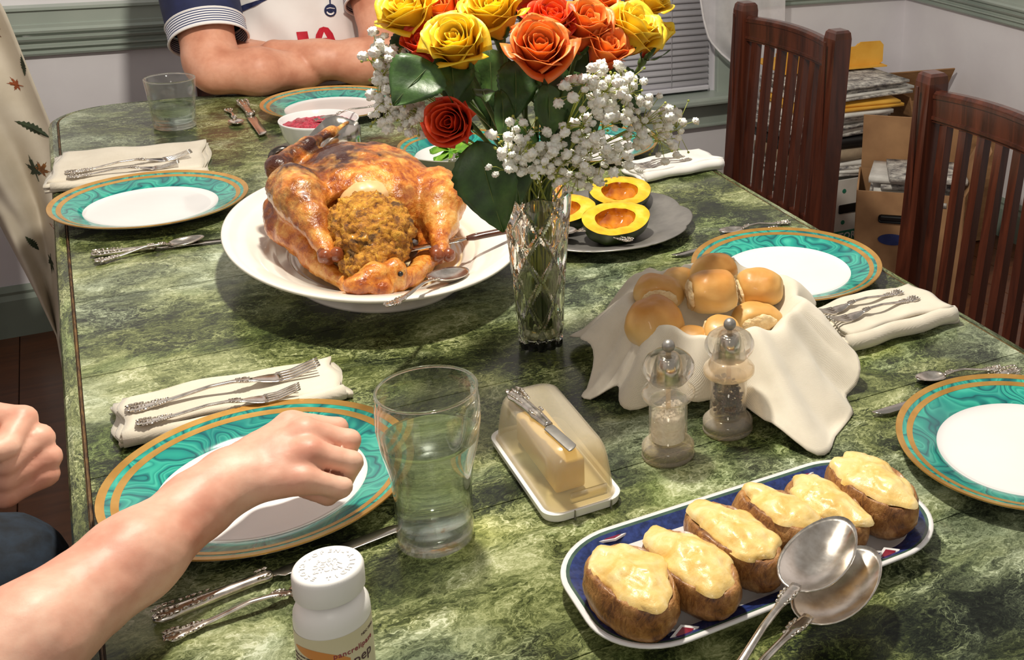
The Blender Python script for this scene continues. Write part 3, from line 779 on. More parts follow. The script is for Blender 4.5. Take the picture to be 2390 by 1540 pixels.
carton('tall_carton', 'tall brown cardboard carton standing in the room corner behind the paper heap', (2.37, 2.88, .012), -6, .33, .36, .40, M_card, (('l', -14, .12), ('b', -30, .14)))
sheaf('white_documents', 'white documents poking out of the brown carton', 'papers', (2.00, 2.47, .300), -37, .22, .17, .10, M_paper, M_news, 6, .03, 12, droop=.2)
# ------------------------------------------------------------------ dinner plates
def make_plate(name, label, loc, rotz, group):
    t = thing(name, label, 'plate', loc, rotz, group); S = 1.355
    def ptop(r):       # upper surface height at radius r (in units of .1 m)
        return interp([(0, .045), (.80, .045), (.885, .062), (.925, .085), (1.0, .19/1.0*.62)], r) if r < .93 else .088+(r-.925)/(1.0-.925)*0.0
    def zt(q):         # q = r / rim radius
        return interp([(0, .0050), (.60, .0050), (.66, .0066), (.70, .0100), (.78, .0135), (.90, .0180), (1.0, .0222)], q)
    Rr = .1355
    def ring(q0, q1, n=5, lift=0.0):
        return lathe([(Rr*(q0+(q1-q0)*i/n), zt(q0+(q1-q0)*i/n)+lift) for i in range(n+1)], 96)
    body = [(.0005, .0050)]+[(Rr*q, zt(q)) for q in (.2, .4, .58, .62, .66, .677)]
    V, F = lathe(body, 96)
    under = [(Rr*1.0, .0222), (Rr*1.002, .0212), (Rr*.995, .0198), (Rr*.90, .0150), (Rr*.72, .0070), (Rr*.62, .0030), (Rr*.60, .0), (Rr*.58, .0), (Rr*.565, .0028), (Rr*.3, .0030), (.0005, .0030)]
    mk('plate_well', (V, F), M_white, t)
    mk('plate_underside', lathe(under[::-1], 96), M_white, t)
    mk('malachite_band', ring(.677, .872, 8), M_mal, t)
    mk('malachite_line', ring(.913, .951, 3), M_mal, t)
    mk('gold_ring', ring(.868, .916, 3, .0002), M_gold, t)
    mk('gold_rim', join(ring(.949, 1.0, 3, .0002), lathe([(Rr*1.0, .0224), (Rr*1.0035, .0216), (Rr*1.001, .0206)], 96)), M_gold, t)
    return t
GP = 'malachite-rimmed dinner plates'
pl = make_plate('dinner_plate', 'malachite-rimmed plate under the reaching hand', (.1007, 1.0699, T), 0, GP)
copy_tree(pl, (.074, 1.955, T), 1.3, 'malachite-rimmed plate overhanging the table edge by the roast turkey')
copy_tree(pl, (.8148, 1.2836, T), 2.2, 'malachite-rimmed plate behind the basket of bread rolls')
copy_tree(pl, (.7866, .7609, T), 4.1, 'malachite-rimmed plate at the end of the stuffed potato platter')
copy_tree(pl, (.435, 2.44, T), 5.0, 'malachite-rimmed plate before the man with folded arms')
copy_tree(pl, (.790, 1.968, T), .6, 'malachite-rimmed plate behind the white gypsophila sprays')

# ------------------------------------------------------------------ napkins
def napkin(label, c, sx, sy, rz, seed, layers=3, th=.0062, mat=None, skew=0.0, fold=True):
    t = thing('cloth_napkin', label, 'napkin', (c[0], c[1], T+.0006), R(rz)); mat = mat or M_linen
    z = 0.0
    for i in range(layers):
        def fn(u, v, i=i, z=z):
            e = .5*(1-i*.035); x, y = (u-.5)*2*e*sx, (v-.5)*2*e*sy
            x += skew*(v-.5)*.02; k = min(u, 1-u, v, 1-v); rnd_ = -th*.42*max(0, 1-k*22)
            w = .0018*math.sin(u*7+seed+i*1.7)*math.sin(v*5+seed*2)+.0010*math.sin(u*17+i)
            x += .003*math.sin(v*9+seed+i*2); y += .0035*math.sin(u*7+seed*1.3+i*2.2)
            return (x, y, z+th*.92+.0022+w+rnd_)
        o = mk('fold_layer', slab(fn, 26, 18, th*.9), mat, t); z += th
    if fold:
        mk('folded_edge', tube([(-.47*sx+.94*sx*i/14, -.485*sy+.0025*math.sin(i*.9+seed), z*.5+.001) for i in range(15)], z*.46, 10, .95), mat, t)
    return t
napkin('cream napkin holding two forks beside the reaching hand', (.098, 1.2505), .222, .086, -.5, 1.0)
napkin('cream napkin with two forks hanging at the table corner', (.062, 2.195), .236, .19, -4, 2.0, 3, .005, skew=.5)
napkin('cream napkin with two forks beside the bread rolls', (.840, 1.092), .185, .100, 2, 3.0, 4, .006)
napkin('folded white napkin with two forks beyond the squash plate', (.885, 1.792), .175, .078, 6, 4.0, 3, .0065, M_linen_w)

# ------------------------------------------------------------------ cutlery
def strip(tabw, tabz, tabt, L, x0=0.0, x1=1.0, n=40, m=10, cap=True):
    S = []
    for i in range(n+1):
        s = x0+(x1-x0)*i/n; w, z, t = interp(tabw, s), interp(tabz, s), interp(tabt, s)
        S.append([(s*L, w*math.cos(2*PI*k/m), z+t*math.sin(2*PI*k/m)) for k in range(m)])
    return skin(S, cap)
HW_ = [(0, .0030), (.015, .0072), (.05, .0102), (.085, .0092), (.12, .0062), (.15, .0070), (.175, .0056), (.22, .0040), (.4, .0031), (.54, .0030), (.585, .0052), (.61, .0060), (.64, .0045)]
def ornaments(tabw, tabz, L, spots, seed=1):
    P = []; rd = random.Random(seed)
    for s, k in spots:
        w, z = interp(tabw, s), interp(tabz, s)
        for sy in (-1, 1): P.append(ico((.0026*k, .0017*k, .0012*k), (s*L, sy*w*.86, z+.0012), 1))
    P.append(ico((.0035, .0028, .0014), (.05*L, 0, interp(tabz, .05)+.0016), 1))
    for s in (.022, .085, .15): P.append(ico((.0026, .0022, .0012), (s*L, 0, interp(tabz, s)+.0014), 1))
    return join(*P)
SPOT = [(.012, 1.0), (.03, 1.15), (.055, 1.0), (.08, 1.1), (.11, .9), (.135, .9), (.155, 1.0), (.18, .8), (.205, .7), (.56, .7), (.58, .9), (.60, 1.0), (.62, .8)]
def fork(L=.19):
    tz = [(0, .0040), (.1, .0030), (.22, .0050), (.42, .0105), (.55, .0105), (.66, .0070), (.76, .0042), (.85, .0048), (1.0, .0135)]
    tt = [(0, .0011), (.1, .0016), (.3, .0016), (.5, .0018), (.62, .0016), (.78, .0010)]
    tw = HW_+[(.68, .0085), (.73, .0112), (.775, .0118), (.785, .0118)]
    hd = strip(tw, tz, tt, L, 0, .64, 40); root = strip(tw, tz, tt, L, .62, .785, 12)
    P = [root]
    for k in range(4):
        y = (k-1.5)*.0064
        S = []
        for i in range(9):
            s = .77+.23*i/8; w = .0021*(1-.55*(i/8)**2); yy = y*(1-.05*i/8); z = interp(tz, s)
            S.append([(s*L, yy+w*a, z+.0009*b) for a, b in ((-1, -1), (1, -1), (1, 1), (-1, 1))])
        P.append(skin(S))
    return dict(handle=(hd, M_silver), ornament=(ornaments(tw, tz, L, SPOT), M_orn), tines=(join(*P), M_silver))
def spoon(L=.16, bw=.0165, bl=.34, deep=.007, lift=.0):
    b0 = 1-bl; tw = [(s*b0/.64 if s > .3 else s, w) for s, w in HW_]
    tz = [(0, .0045+lift), (.1, .0035+lift), (.25, .006+lift), (.45, .0115+lift*.6), (b0-.06, .0100), (b0, .0075), (1.0, .0075)]
    tt = [(0, .0012), (.1, .0017), (.5, .0018), (b0, .0014)]
    hd = strip(tw, tz, tt, L, 0, b0+.02, 40)
    c = (b0+bl/2)*L; a = bl/2*L
    def bow(u, v, off=0.0):
        th = u*2*PI; r = v; x = c+a*r*math.cos(th)*(1.0); wid = bw*(1-.13*math.cos(th)); y = wid*r*math.sin(th)
        return (x, y, .0080+off-(deep)*(1-r**2.2)+.001*math.cos(th)*r)
    inner = grid(lambda u, v: bow(u, .02+.98*v), 36, 12, True); outer = grid(lambda u, v: bow(u, .02+.98*v, -.0011), 36, 12, True)
    n = 36; V = inner[0]+outer[0]; k = len(inner[0]); F = [tuple(q) for q in inner[1]]+[tuple(reversed([i+k for i in q])) for q in outer[1]]
    F += [((11)*n+(i+1) % n, 11*n+i, k+11*n+i, k+11*n+(i+1) % n)[::-1] for i in range(n)]; F += [tuple(range(n))[::-1], tuple(k+i for i in range(n))]
    sp = [(s*b0/.64 if s > .3 else s, k_) for s, k_ in SPOT]
    return dict(handle=(hd, M_silver), ornament=(ornaments(tw, tz, L, sp), M_orn), bowl=((V, F), M_silver))
def knife(L=.23, steel=None, hmat=None, orn=True, hl=.44, bwid=.0095):
    tw = [(0, .004), (.02, .0085), (.06, .0100), (.12, .0080), (.18, .0074), (.24, .0066), (.36, .0062), (.41, .0076), (.43, .0066), (hl, .0050)]
    tz = [(0, .0060), (1, .0052)]; tt = [(0, .003), (.03, .0050), (.3, .0050), (.42, .0050), (hl, .0034)]
    hd = strip(tw, tz, tt, L, 0, hl, 40, 12)
    pts = []
    for i in range(25):
        s = hl-.01+(1-hl+.01)*i/24; q = (s-hl)/(1-hl); up = bwid*.62 if q > .05 else .004; dn = -bwid*.95
        if q > .86: k = (q-.86)/.14; up = bwid*.62-bwid*1.1*k*k; 
        if q < .06: dn = -.004
        pts.append([(s*L, up, .0052), (s*L, up-.001, .0059), (s*L, dn+.001, .0054), (s*L, dn-.0003, .0050), (s*L, dn+.001, .0048), (s*L, up-.001, .0045)])
    bl = skin(pts)
    sp = [(s, k_*1.2) for s, k_ in SPOT if s < .3]+[(.385, 1.0), (.40, 1.1), (.42, 1.2)]
    d = dict(handle=(hd, hmat or M_silver), blade=(bl, steel or M_steel))
    if orn: d['ornament'] = (ornaments(tw, [(0, .0098), (1, .0092)], L, sp), M_orn)
    return d
PROTO = {}
def cutlery(name, key, label, cat, a, b, z, parts, L, tilt=0.0, group=None, roll=0.0, rev=False):
    """lay a piece from handle end a to tip b (table coordinates), its lowest side z above the table"""
    a, b = Vector((a[0], a[1], T+z)), Vector((b[0], b[1], T+z+tilt)); d = b-a; s = d.length/L
    m = frame(d, (0, 0, 1), a) @ Matrix.Rotation(roll, 4, 'X') @ Matrix.Diagonal((s, s*1.0, s, 1))
    t = thing(name, label, cat, group=group); t.matrix_basis = m
    for pn, (vf, mt) in parts.items():
        ky = (key, pn)
        if ky not in PROTO:
            o = mk(pn, vf, mt, t); PROTO[ky] = o
        else: o = cp(PROTO[ky], t)
        if pn == 'ornament': o['kind'] = 'stuff'
    return t
FK, SP, KN = fork(), spoon(), knife()
def forks(spots, z, where):
    for i, (a, b, big) in enumerate(spots):
        cutlery('dinner_fork' if big else 'salad_fork', 'fork', ('larger ' if big else 'smaller ')+'silver fork on '+where, 'fork', a, b, z, FK, .19)
forks([((-.001, 1.249), (.185, 1.250), True), ((.006, 1.216), (.158, 1.206), False)], .0205, 'the cream napkin beside the reaching hand')
forks([((-.034, 2.145), (.151, 2.162), True), ((-.032, 2.122), (.128, 2.114), False)], .0165, 'the cream napkin at the table corner')
forks([((.888, 1.110), (.742, 1.100), True), ((.895, 1.084), (.745, 1.072), False)], .0255, 'the cream napkin beside the bread rolls')
forks([((.910, 1.795), (.798, 1.778), True), ((.914, 1.776), (.800, 1.758), False)], .0205, 'the folded white napkin')
cutlery('table_knife', 'knife', 'silver knife beside the teaspoon, its blade tip reaching to the turkey platter', 'knife', (-.013, 1.783), (.165, 1.765), 0, KN, .23)
cutlery('teaspoon', 'spoon', 'silver teaspoon lying against the knife near the turkey platter', 'spoon', (-.010, 1.752), (.127, 1.782), .001, SP, .16)
cutlery('table_knife', 'knife', 'silver knife with dark handle between the plate and the white pill bottle', 'knife', (-.004, .913), (.200, .946), 0, KN, .23)
cutlery('teaspoon', 'spoon', 'silver teaspoon running behind the white pill bottle', 'spoon', (.001, .888), (.140, .896), 0, SP, .16)
cutlery('teaspoon', 'spoon', 'silver teaspoon lying behind the plate at the potato platter', 'spoon', (.895, .915), (.782, .941), 0, SP, .16)
cutlery('table_knife', 'knife', 'silver knife whose blade tip shows past the plate at the potato platter', 'knife', (.905, .897), (.692, .896), -.0002, KN, .23)
cutlery('table_knife', 'knife', 'silver knife with its tip beside the plate behind the bread rolls', 'knife', (.895, 1.435), (.700, 1.412), 0, KN, .23)
cutlery('teaspoon', 'spoon', 'silver teaspoon behind the plate near the bread rolls', 'spoon', (.93, 1.462), (.805, 1.468), 0, SP, .16)
cutlery('table_knife', 'knife', 'silver knife lying before the folded arms beside the cranberry bowl', 'knife', (.281, 2.565), (.286, 2.300), 0, KN, .23)
cutlery('teaspoon', 'spoon', 'silver teaspoon lying before the folded arms near the tumbler', 'spoon', (.251, 2.53), (.252, 2.395), 0, SP, .16)

# ------------------------------------------------------------------ drinking glasses
def vessel(name, label, loc, outer, inner, water, fillmat=M_water, bubbles=None):
    t = thing(name, label, 'glass', loc)
    prof = [(.0005, outer[0][1])]+outer+inner[::-1]+[(.0005, inner[0][1])]
    mk('glass_wall', lathe(prof, 72), M_glass, t)
    z = water; rw = interp([(b, a) for a, b in inner], z)+.0006
    wp = [(.0005, inner[0][1]-.0008)]+[(a+.0006, b-(.0008 if i == 0 else 0)) for i, (a, b) in enumerate(inner) if b < z]+[(rw, z), (rw-.0022, z-.0006), (.0005, z-.0007)]
    mk('water', lathe(wp, 72), fillmat, t)
    ro, zo = outer[-1]; ri = inner[-1][0]; mk('glass_rim', lathe([((ro+ri)/2+.0013*math.cos(a*PI/6), zo-.0002+.0013*math.sin(a*PI/6)) for a in range(12)], 72, True), M_knob, t)
    mk('glass_base', lathe([(.0005, .0003), (outer[0][0]-.0006, .0003), (outer[1][0]-.0006, outer[1][1]), (outer[1][0]-.0004, inner[0][1]-.004), (inner[0][0], inner[0][1]-.0014), (.0005, inner[0][1]-.0018)], 60), M_knob, t)
    return t
outer = [(.0310, .0), (.0332, .002), (.0336, .010), (.0330, .030), (.0332, .050), (.0360, .075), (.0415, .100), (.0440, .118), (.0437, .135), (.0428, .1490), (.0424, .1500)]
inner = [(.028, .016), (.0308, .020), (.0310, .035), (.0312, .050), (.0340, .075), (.0395, .100), (.0420, .118), (.0417, .135), (.0410, .1490)]
vessel('pint_glass', 'tall clear glass of water beside the reaching hand', (.219, .917, T+.0003), outer, inner, .104)
outer = [(.0345, .0), (.0368, .0025), (.0375, .012), (.0385, .03), (.0415, .07), (.0440, .0940), (.0436, .0955)]
inner = [(.031, .012), (.0345, .016), (.0362, .03), (.0392, .07), (.0418, .0945)]
vessel('tumbler', 'short clear tumbler half full of water before the man with folded arms', (.149, 2.443, T+.0003), outer, inner, .043)

# ------------------------------------------------------------------ salt and pepper mills
def mill(name, label, loc, fill_mat, level, worn, grains):
    t = thing(name, label, 'mill', loc)
    mk('mill_base', lathe([(.0005, 0), (.0262, 0), (.0270, .0015), (.0268, .0045), (.0258, .0055), (.0268, .0066), (.0268, .0125), (.0245, .0150), (.0222, .0175), (.0200, .0185), (.0005, .0185)], 56), M_frost, t)
    mk('mill_body', lathe([(.0200, .0185), (.0196, .022), (.0196, .064), (.0176, .064), (.0176, .0195)], 56, True), M_acrylic, t)
    mk('mill_collar', lathe([(.0005, .0642), (.0200, .0642), (.0250, .0660), (.0272, .0690), (.0272, .0735), (.0250, .0765), (.0225, .0780), (.0205, .0815), (.0190, .0835), (.0005, .0835)], 56), M_frost if worn else M_acrylic, t)
    mk('mill_knob', lathe([(.0005, .0838), (.0165, .0838), (.0185, .0850), (.0215, .0890), (.0250, .0940), (.0264, .0990), (.0258, .1040), (.0225, .1100), (.0160, .1150), (.0085, .1172), (.0005, .1176)], 56), M_knob, t)
    mk('knob_core', lathe([(.0005, .0860), (.0120, .0860), (.0100, .1080), (.0070, .1100), (.0005, .1100)], 40), M_steel, t)
    mk('metal_ball', ball(.0066, (0, 0, .1232), 24, 16), M_pewter, t)
    mk('spindle', tube([(0, 0, .018), (0, 0, .118)], .0026, 12), M_frost, t)
    rd = random.Random(7); P = []
    if grains:
        for i in range(420):
            a, r_ = rd.uniform(0, 2*PI), .0155*math.sqrt(rd.random()); P.append(ico(.0019*rd.uniform(.75, 1.15), (r_*math.cos(a), r_*math.sin(a), .0205+level*rd.random()*(1+.25*math.cos(a-2.2))), 1))
        o = mk('peppercorns', join(*P), fill_mat, t); o['kind'] = 'stuff'
    else:
        def fn(u, v):
            a = u*2*PI
            if v < .5: r_ = .0170; z = .0200+v*2*level*.92
            else: r_ = .0170*(1-(v-.5)*2)+.0002; z = .0200+level*(.92+.25*(v-.5)*math.sin(a*2))
            z += .0022*nz((r_*math.cos(a), r_*math.sin(a), 1), 220)*(v > .4)
            return (r_*math.cos(a), r_*math.sin(a), z)
        o = mk('salt_fill', grid(fn, 40, 24, True), fill_mat, t); o['kind'] = 'stuff'
        for i in range(160):
            a, r_ = rd.uniform(0, 2*PI), .0165*math.sqrt(rd.random()); P.append(ico(.0016*rd.uniform(.6, 1.2), (r_*math.cos(a), r_*math.sin(a), .0200+level*(.98+.1*rd.random()+.12*math.cos(a+.6))), 1))
        mk('salt_crystals', join(*P), fill_mat, t, smooth=False)['kind'] = 'stuff'
    return t
mill('salt_mill', 'clear acrylic mill filled with white salt', (.461, .941, T), M_salt, .031, False, False)
mill('pepper_mill', 'clear acrylic mill filled with black peppercorns', (.539, .956, T), M_pepper, .034, True, True)

# ------------------------------------------------------------------ butter dish
bd = thing('butter_dish', 'white butter dish with cloudy domed lid', 'butter dish', (.3485, .968, T))
def rrect(hx, hy, r, n=8):
    P = []
    for cx, cy, a0 in ((hx-r, hy-r, 0), (-hx+r, hy-r, 90), (-hx+r, -hy+r, 180), (hx-r, -hy+r, 270)):
        for i in range(n+1): a = R(a0+90*i/n); P.append((cx+r*math.cos(a), cy+r*math.sin(a)))
    return P
def loft(rows, cap=True):
    return skin([[(x, y, z) for x, y in rrect(hx, hy, r)] for hx, hy, r, z in rows], cap)
mk('butter_tray', loft([(.034, .082, .014, 0), (.0375, .0855, .016, .002), (.0390, .0870, .017, .010), (.0380, .0860, .017, .0108), (.0355, .0835, .016, .0100), (.034, .082, .015, .0060)]), M_plastic, bd, auto=40)
mk('tray_notch', join(box(.0012, .0025, .010, (-.012, -.0868, .0055)), box(.0012, .0025, .010, (.024, -.0868, .0055))), M_pewter, bd, smooth=False)
D = [(.0340, .0820, .015, .0095), (.0332, .0812, .015, .0120), (.0325, .0800, .015, .025), (.0305, .0765, .015, .045), (.0290, .0735, .015, .054), (.0262, .0700, .015, .0605), (.0215, .0650, .014, .0640), (.0120, .055, .010, .0652)]
Di = [(hx-.0012, hy-.0012, max(r-.001, .002), z-.0012) for hx, hy, r, z in D]
Vd, Fd = loft(D, False); nd = len(Vd)//len(D); Fd.append(tuple(range(len(Vd)-nd, len(Vd)))); Ve, Fe = loft(Di, False); Fe.append(tuple(range(len(Ve)-nd, len(Ve))))
mk('dome_lid', join((Vd, Fd), (Ve, [tuple(reversed(q)) for q in Fe]), ([v for v in Vd[:nd]]+[v for v in Ve[:nd]], [(i, i+nd, (i+1) % nd+nd, (i+1) % nd) for i in range(nd)])), M_dome, bd)
mk('lid_grip', loft([(.018, .0016, .0012, 0), (.018, .0016, .0012, .010)]), M_dome, bd, loc=(.004, -.0822, .016))
mk('butter_stick', tr(box(.030, .112, .032, bev=.003), (-.002, .004, .0245)), M_butter, bd)
BK = dict(knife(.15, M_pewter, None, True, .60, .0080))
cutlery('butter_knife', 'bknife', 'small silver butter knife lying on the butter dish lid', 'knife', (.327, 1.022), (.343, .893), .0625, BK, .15)

# ------------------------------------------------------------------ pill bottle
pb = thing('pill_bottle', 'white plastic pill bottle with ribbed cap', 'bottle', (.1085, .782, T))
BR = .0268
mk('bottle_body', lathe([(.0005, 0), (BR-.002, 0), (BR, .002), (BR, .060), (BR-.0006, .066), (BR-.003, .0715), (BR-.007, .0755), (.0182, .0765), (.0180, .083), (.0005, .083)], 72), M_plastic, pb)
V, F = lathe([(.0224, .0790), (.0240, .0795), (.0243, .0810), (.0243, .0965), (.0238, .0990), (.0222, .1002), (.0205, .1000), (.0005, .1000)], 144)
V = [Vector(v) for v in V]
for i, v in enumerate(V):
    if .0800 < v.z < .0975:
        k = i % 144
        if k % 2: v.x *= 1.022; v.y *= 1.022
mk('bottle_cap', (V, F), M_plastic, pb, auto=50)
view = math.atan2(-.782, -.1085)       # the way the bottle's front looks
def on_cyl(o, r, ang0):
    for v in o.data.vertices:
        x, y, z = v.co; a = ang0+x/r; rr = r+y; v.co = Vector((rr*math.cos(a), rr*math.sin(a), z))
def band_label(name, a0, a1, z0, z1, mat, r, wob=None, n=48):
    V = []; F = []
    for i in range(n+1):
        a = a0+(a1-a0)*i/n; lo, hi = (z0, z1) if wob is None else wob(i/n)
        V += [(r*math.cos(a), r*math.sin(a), lo), (r*math.cos(a), r*math.sin(a), hi)]
    F = [(2*i, 2*i+2, 2*i+3, 2*i+1) for i in range(n)]; return mk(name, (V, F), mat, pb)
band_label('paper_label', view-2.9, view+2.9, .004, .0555, M_label, BR+.00025)
band_label('orange_swoosh', view-1.25, view+.35, 0, 0, M_orange, BR+.0004, lambda t: (.0445-.014*t**.8, .0452-.010*t**.8+.0065*math.sin(PI*min(1, t*1.02))**.7))
def cyl_text(s, size, z, ang, mat, sp=1.0, off=.0002):
    o = text(s, size, mat, pb, Matrix.Rotation(R(90), 4, 'X'), spacing=sp, offset=off, extr=.0001)
    for v in o.data.vertices: v.co = Vector((v.co.x, -v.co.y, v.co.z+z))
    on_cyl(o, BR+.0005, ang); return o
cyl_text('pancrelipase', .0062, .0385, view-.08, M_wine, 1.08, .00005)
cyl_text('Zenpep', .0118, .0270, view-.30, M_ink, 1.03, .00005)
cyl_text('NDC 73562', .0030, .0475, view+.72, M_ink, 1.0, 0)
for i in range(7): cyl_text('delayed release capsules', .0022, .0375-i*.0035, view-1.35, M_ink, 1.0, 0)
for i, w in enumerate(('PUSH', 'DOWN', '&TURN')):
    text(w, .0058, M_plastic, pb, Matrix.Translation((0, 0, .1000)) @ Matrix.Rotation(view+PI/2, 4, 'Z') @ Matrix.Translation((0, .0030-i*.0056, 0)), 'embossed_letters', .0007, 1.08, .00012, 'CENTER')
def arc_text(s, rad, a_mid, size, flip):
    n = len(s); st = .0053/rad
    for i, ch in enumerate(s):
        if ch == ' ': continue
        k = (i-(n-1)/2)*st; a = view+PI+a_mid-k if not flip else view+k
        m = Matrix.Translation((0, 0, .1000)) @ Matrix.Rotation(a, 4, 'Z') @ Matrix.Translation((rad, 0, 0)) @ Matrix.Rotation(R(-90 if not flip else 90), 4, 'Z') @ Matrix.Translation((0, -.002, 0))
        text(ch, .0055, M_plastic, pb, m, 'embossed_letters', .0007, 1, .00012, 'CENTER')
arc_text('-OPEN-', .0165, 0, .005, False); arc_text('-CLOSE TIGHTLY-', .0170, 0, .005, True)
# ------------------------------------------------------------------ helpers for food
def displace(vf, fn):
    """move every vertex along its normal by fn(point)"""
    V, F = vf; A = np.array([tuple(p) for p in V], float); N = np.zeros_like(A)
    Q = np.array([q if len(q) == 4 else (q[0], q[1], q[2], q[2]) for q in F if len(q) <= 4])
    nn = np.cross(A[Q[:, 2]]-A[Q[:, 0]], A[Q[:, 3]]-A[Q[:, 1]])
    for k in range(4): np.add.at(N, Q[:, k], nn)
    N /= np.linalg.norm(N, axis=1)[:, None]+1e-12
    d = np.array([fn(p) for p in A]); return A+N*d[:, None], F
def bump_ball(r, seed, amp, sc, n=48, m=32, lo=0.0):
    return displace(ball(r, (0, 0, 0), n, m), lambda p: amp*fbm(p, sc, 4, seed))

# ------------------------------------------------------------------ turkey platter
PX, PY = .3226, 1.58
plat = thing('turkey_platter', 'large white oval footed platter carrying the roast turkey', 'platter', (PX, PY, T))
prof = [(.0005, .004), (.52, .004), (.57, .0), (.615, .0), (.615, .003), (.565, .018), (.60, .026), (.80, .041), (.95, .053), (.995, .0585), (1.0, .0605), (.997, .0625), (.985, .0632), (.80, .0470), (.71, .0385), (.68, .0340), (.62, .0215), (.5, .0175), (.0005, .0165)]
mk('platter_body', lathe(prof, 120, sx=.190, sy=.275), M_white_warm, plat)
mk('pan_juice', lathe([(.0005, .0182), (.55, .0190), (.615, .0222)], 96, sx=.190, sy=.275), M_juice, plat)

# ------------------------------------------------------------------ roast turkey
tk = thing('roast_turkey', 'golden roast turkey stuffed with dressing on the oval platter', 'turkey', (PX-.01, 1.56, T+.018))
def sd_turkey(P):
    P = P-np.array([0, 0, T], np.float32)
    d = d_ell(P, (.317, 1.625, .085), (.090, .118, .066))
    d = smin(d, d_ell(P, (.300, 1.635, .112), (.062, .088, .044)), .03)
    d = smin(d, d_ell(P, (.352, 1.635, .104), (.050, .085, .040)), .03)
    d = smin(d, d_ell(P, (.232, 1.602, .100), (.032, .052, .048)), .02)          # thighs
    d = smin(d, d_ell(P, (.402, 1.592, .076), (.031, .052, .044)), .02)
    rim = d_chain(P, [(.222, 1.565, .070), (.236, 1.495, .046), (.258, 1.440, .038), (.285, 1.405, .042)], [.024, .014, .012, .014])
    rim = smin(rim, d_chain(P, [(.405, 1.56, .048), (.372, 1.490, .038), (.336, 1.437, .036), (.30, 1.405, .044)], [.022, .015, .013, .014]), .012)
    d = smin(d, rim, .03)
    d = smax(d, -d_ell(P, (.294, 1.482, .088), (.058, .092, .052)), .012)       # cavity
    dl = d_chain(P, [(.224, 1.585, .128), (.227, 1.550, .122), (.232, 1.515, .106), (.236, 1.480, .089), (.2395, 1.455, .077)], [.032, .031, .0215, .0115, .009], .01)
    dr = d_chain(P, [(.408, 1.575, .102), (.405, 1.545, .092), (.394, 1.505, .076), (.382, 1.472, .066), (.374, 1.440, .060)], [.032, .031, .0215, .0115, .009], .01)
    d = smin(smin(d, dl, .010), dr, .010)
    w = d_chain(P, [(.222, 1.64, .118), (.216, 1.645, .140), (.262, 1.685, .156), (.300, 1.715, .162), (.330, 1.742, .166)], [.022, .015, .0095, .006, .003], .01)
    w = smin(w, d_chain(P, [(.40, 1.68, .090), (.415, 1.65, .050), (.408, 1.70, .045)], [.024, .018, .012], .01), .01)
    w = smin(w, d_chain(P, [(.206, 1.62, .09), (.198, 1.59, .075), (.203, 1.575, .062)], [.018, .012, .007], .01), .01)
    d = smin(d, w, .008)
    for c, r in (((.262, 1.392, .054), (.020, .017, .016)), ((.280, 1.400, .064), (.017, .016, .014)), ((.306, 1.408, .056), (.016, .016, .018)), ((.284, 1.388, .046), (.018, .014, .012))):
        d = smin(d, d_ell(P, c, r), .006)
    return d
vf = surfnet(sd_turkey, (.15, 1.35, T+.005), (.48, 1.80, T+.20), .0034)
vf = displace(vf, lambda p: .0030*fbm(p, 38, 3, 3.0)+.0011*abs(fbm((p[0], p[1]*.6, p[2]), 150, 2, 1.0)))
mk('turkey_body', vf, M_turkey, tk, world=True)
def sd_stuff(P):
    P = P-np.array([0, 0, T], np.float32)
    d = d_ell(P, (.296, 1.492, .084), (.054, .064, .050)); return smin(d, d_ell(P, (.288, 1.445, .060), (.036, .034, .026)), .02)
vf = surfnet(sd_stuff, (.22, 1.38, T+.02), (.37, 1.58, T+.15), .0028)
vf = displace(vf, lambda p: .0070*fbm(p, 65, 4, 9.0)+.0032*fbm(p, 200, 3, 4.0))
mk('stuffing', vf, M_stuff, tk, world=True)
mk('breast_meat', tr(bump_ball((.034, .022, .026), 2, .0015, 50), (.308, 1.545, T+.112)), M_meat, tk, world=True)
for c in (((.2335, 1.450, .0765), (.2475, 1.449, .0775)), ((.3665, 1.434, .0600), (.3815, 1.433, .0575))):
    P = [displace(ball((.0088, .0088, .0095), (x, y, z+T), 16, 12), lambda p: .0010*fbm(p, 150, 2, 1)) for x, y, z in c]
    P.append(tube([(c[0][0], c[0][1]+.012, c[0][2]+T+.004), ((c[0][0]+c[1][0])/2, c[0][1]-.004, (c[0][2]+c[1][2])/2+T-.005)], .0085, 12))
    mk('knuckle', join(*P), M_bone, tk, world=True)
rd = random.Random(3)
for x, y, z in ((.345, 1.470, .075), (.352, 1.478, .082), (.310, 1.392, .060)):
    mk('peppercorn', tr(ico(.0035, sub=2), (x, y, z+T)), M_black, tk, world=True)
SS = spoon(.25, .0265, .36, .011)
cutlery('serving_spoon', 'sspoon', 'silver serving spoon resting on the turkey platter beside a drumstick', 'spoon', (.258, 1.232), (.388, 1.405), .088, SS, .25, -.046)
CKP = knife(.24, M_steel, M_knifewood, False, .46, .012)
cutlery('carving_knife', 'ck', 'carving knife with brown riveted wooden handle on the turkey platter', 'knife', (.512, 1.440), (.300, 1.482), .072, CKP, .24, -.024)
ck = [o for o in bpy.data.objects if o.name.startswith('carving_knife')][0]
for s in (.10, .24, .40): mk('rivet', ball((.0022, .0022, .001), (s*.24, 0, .0101), 10, 6), M_steel, ck)

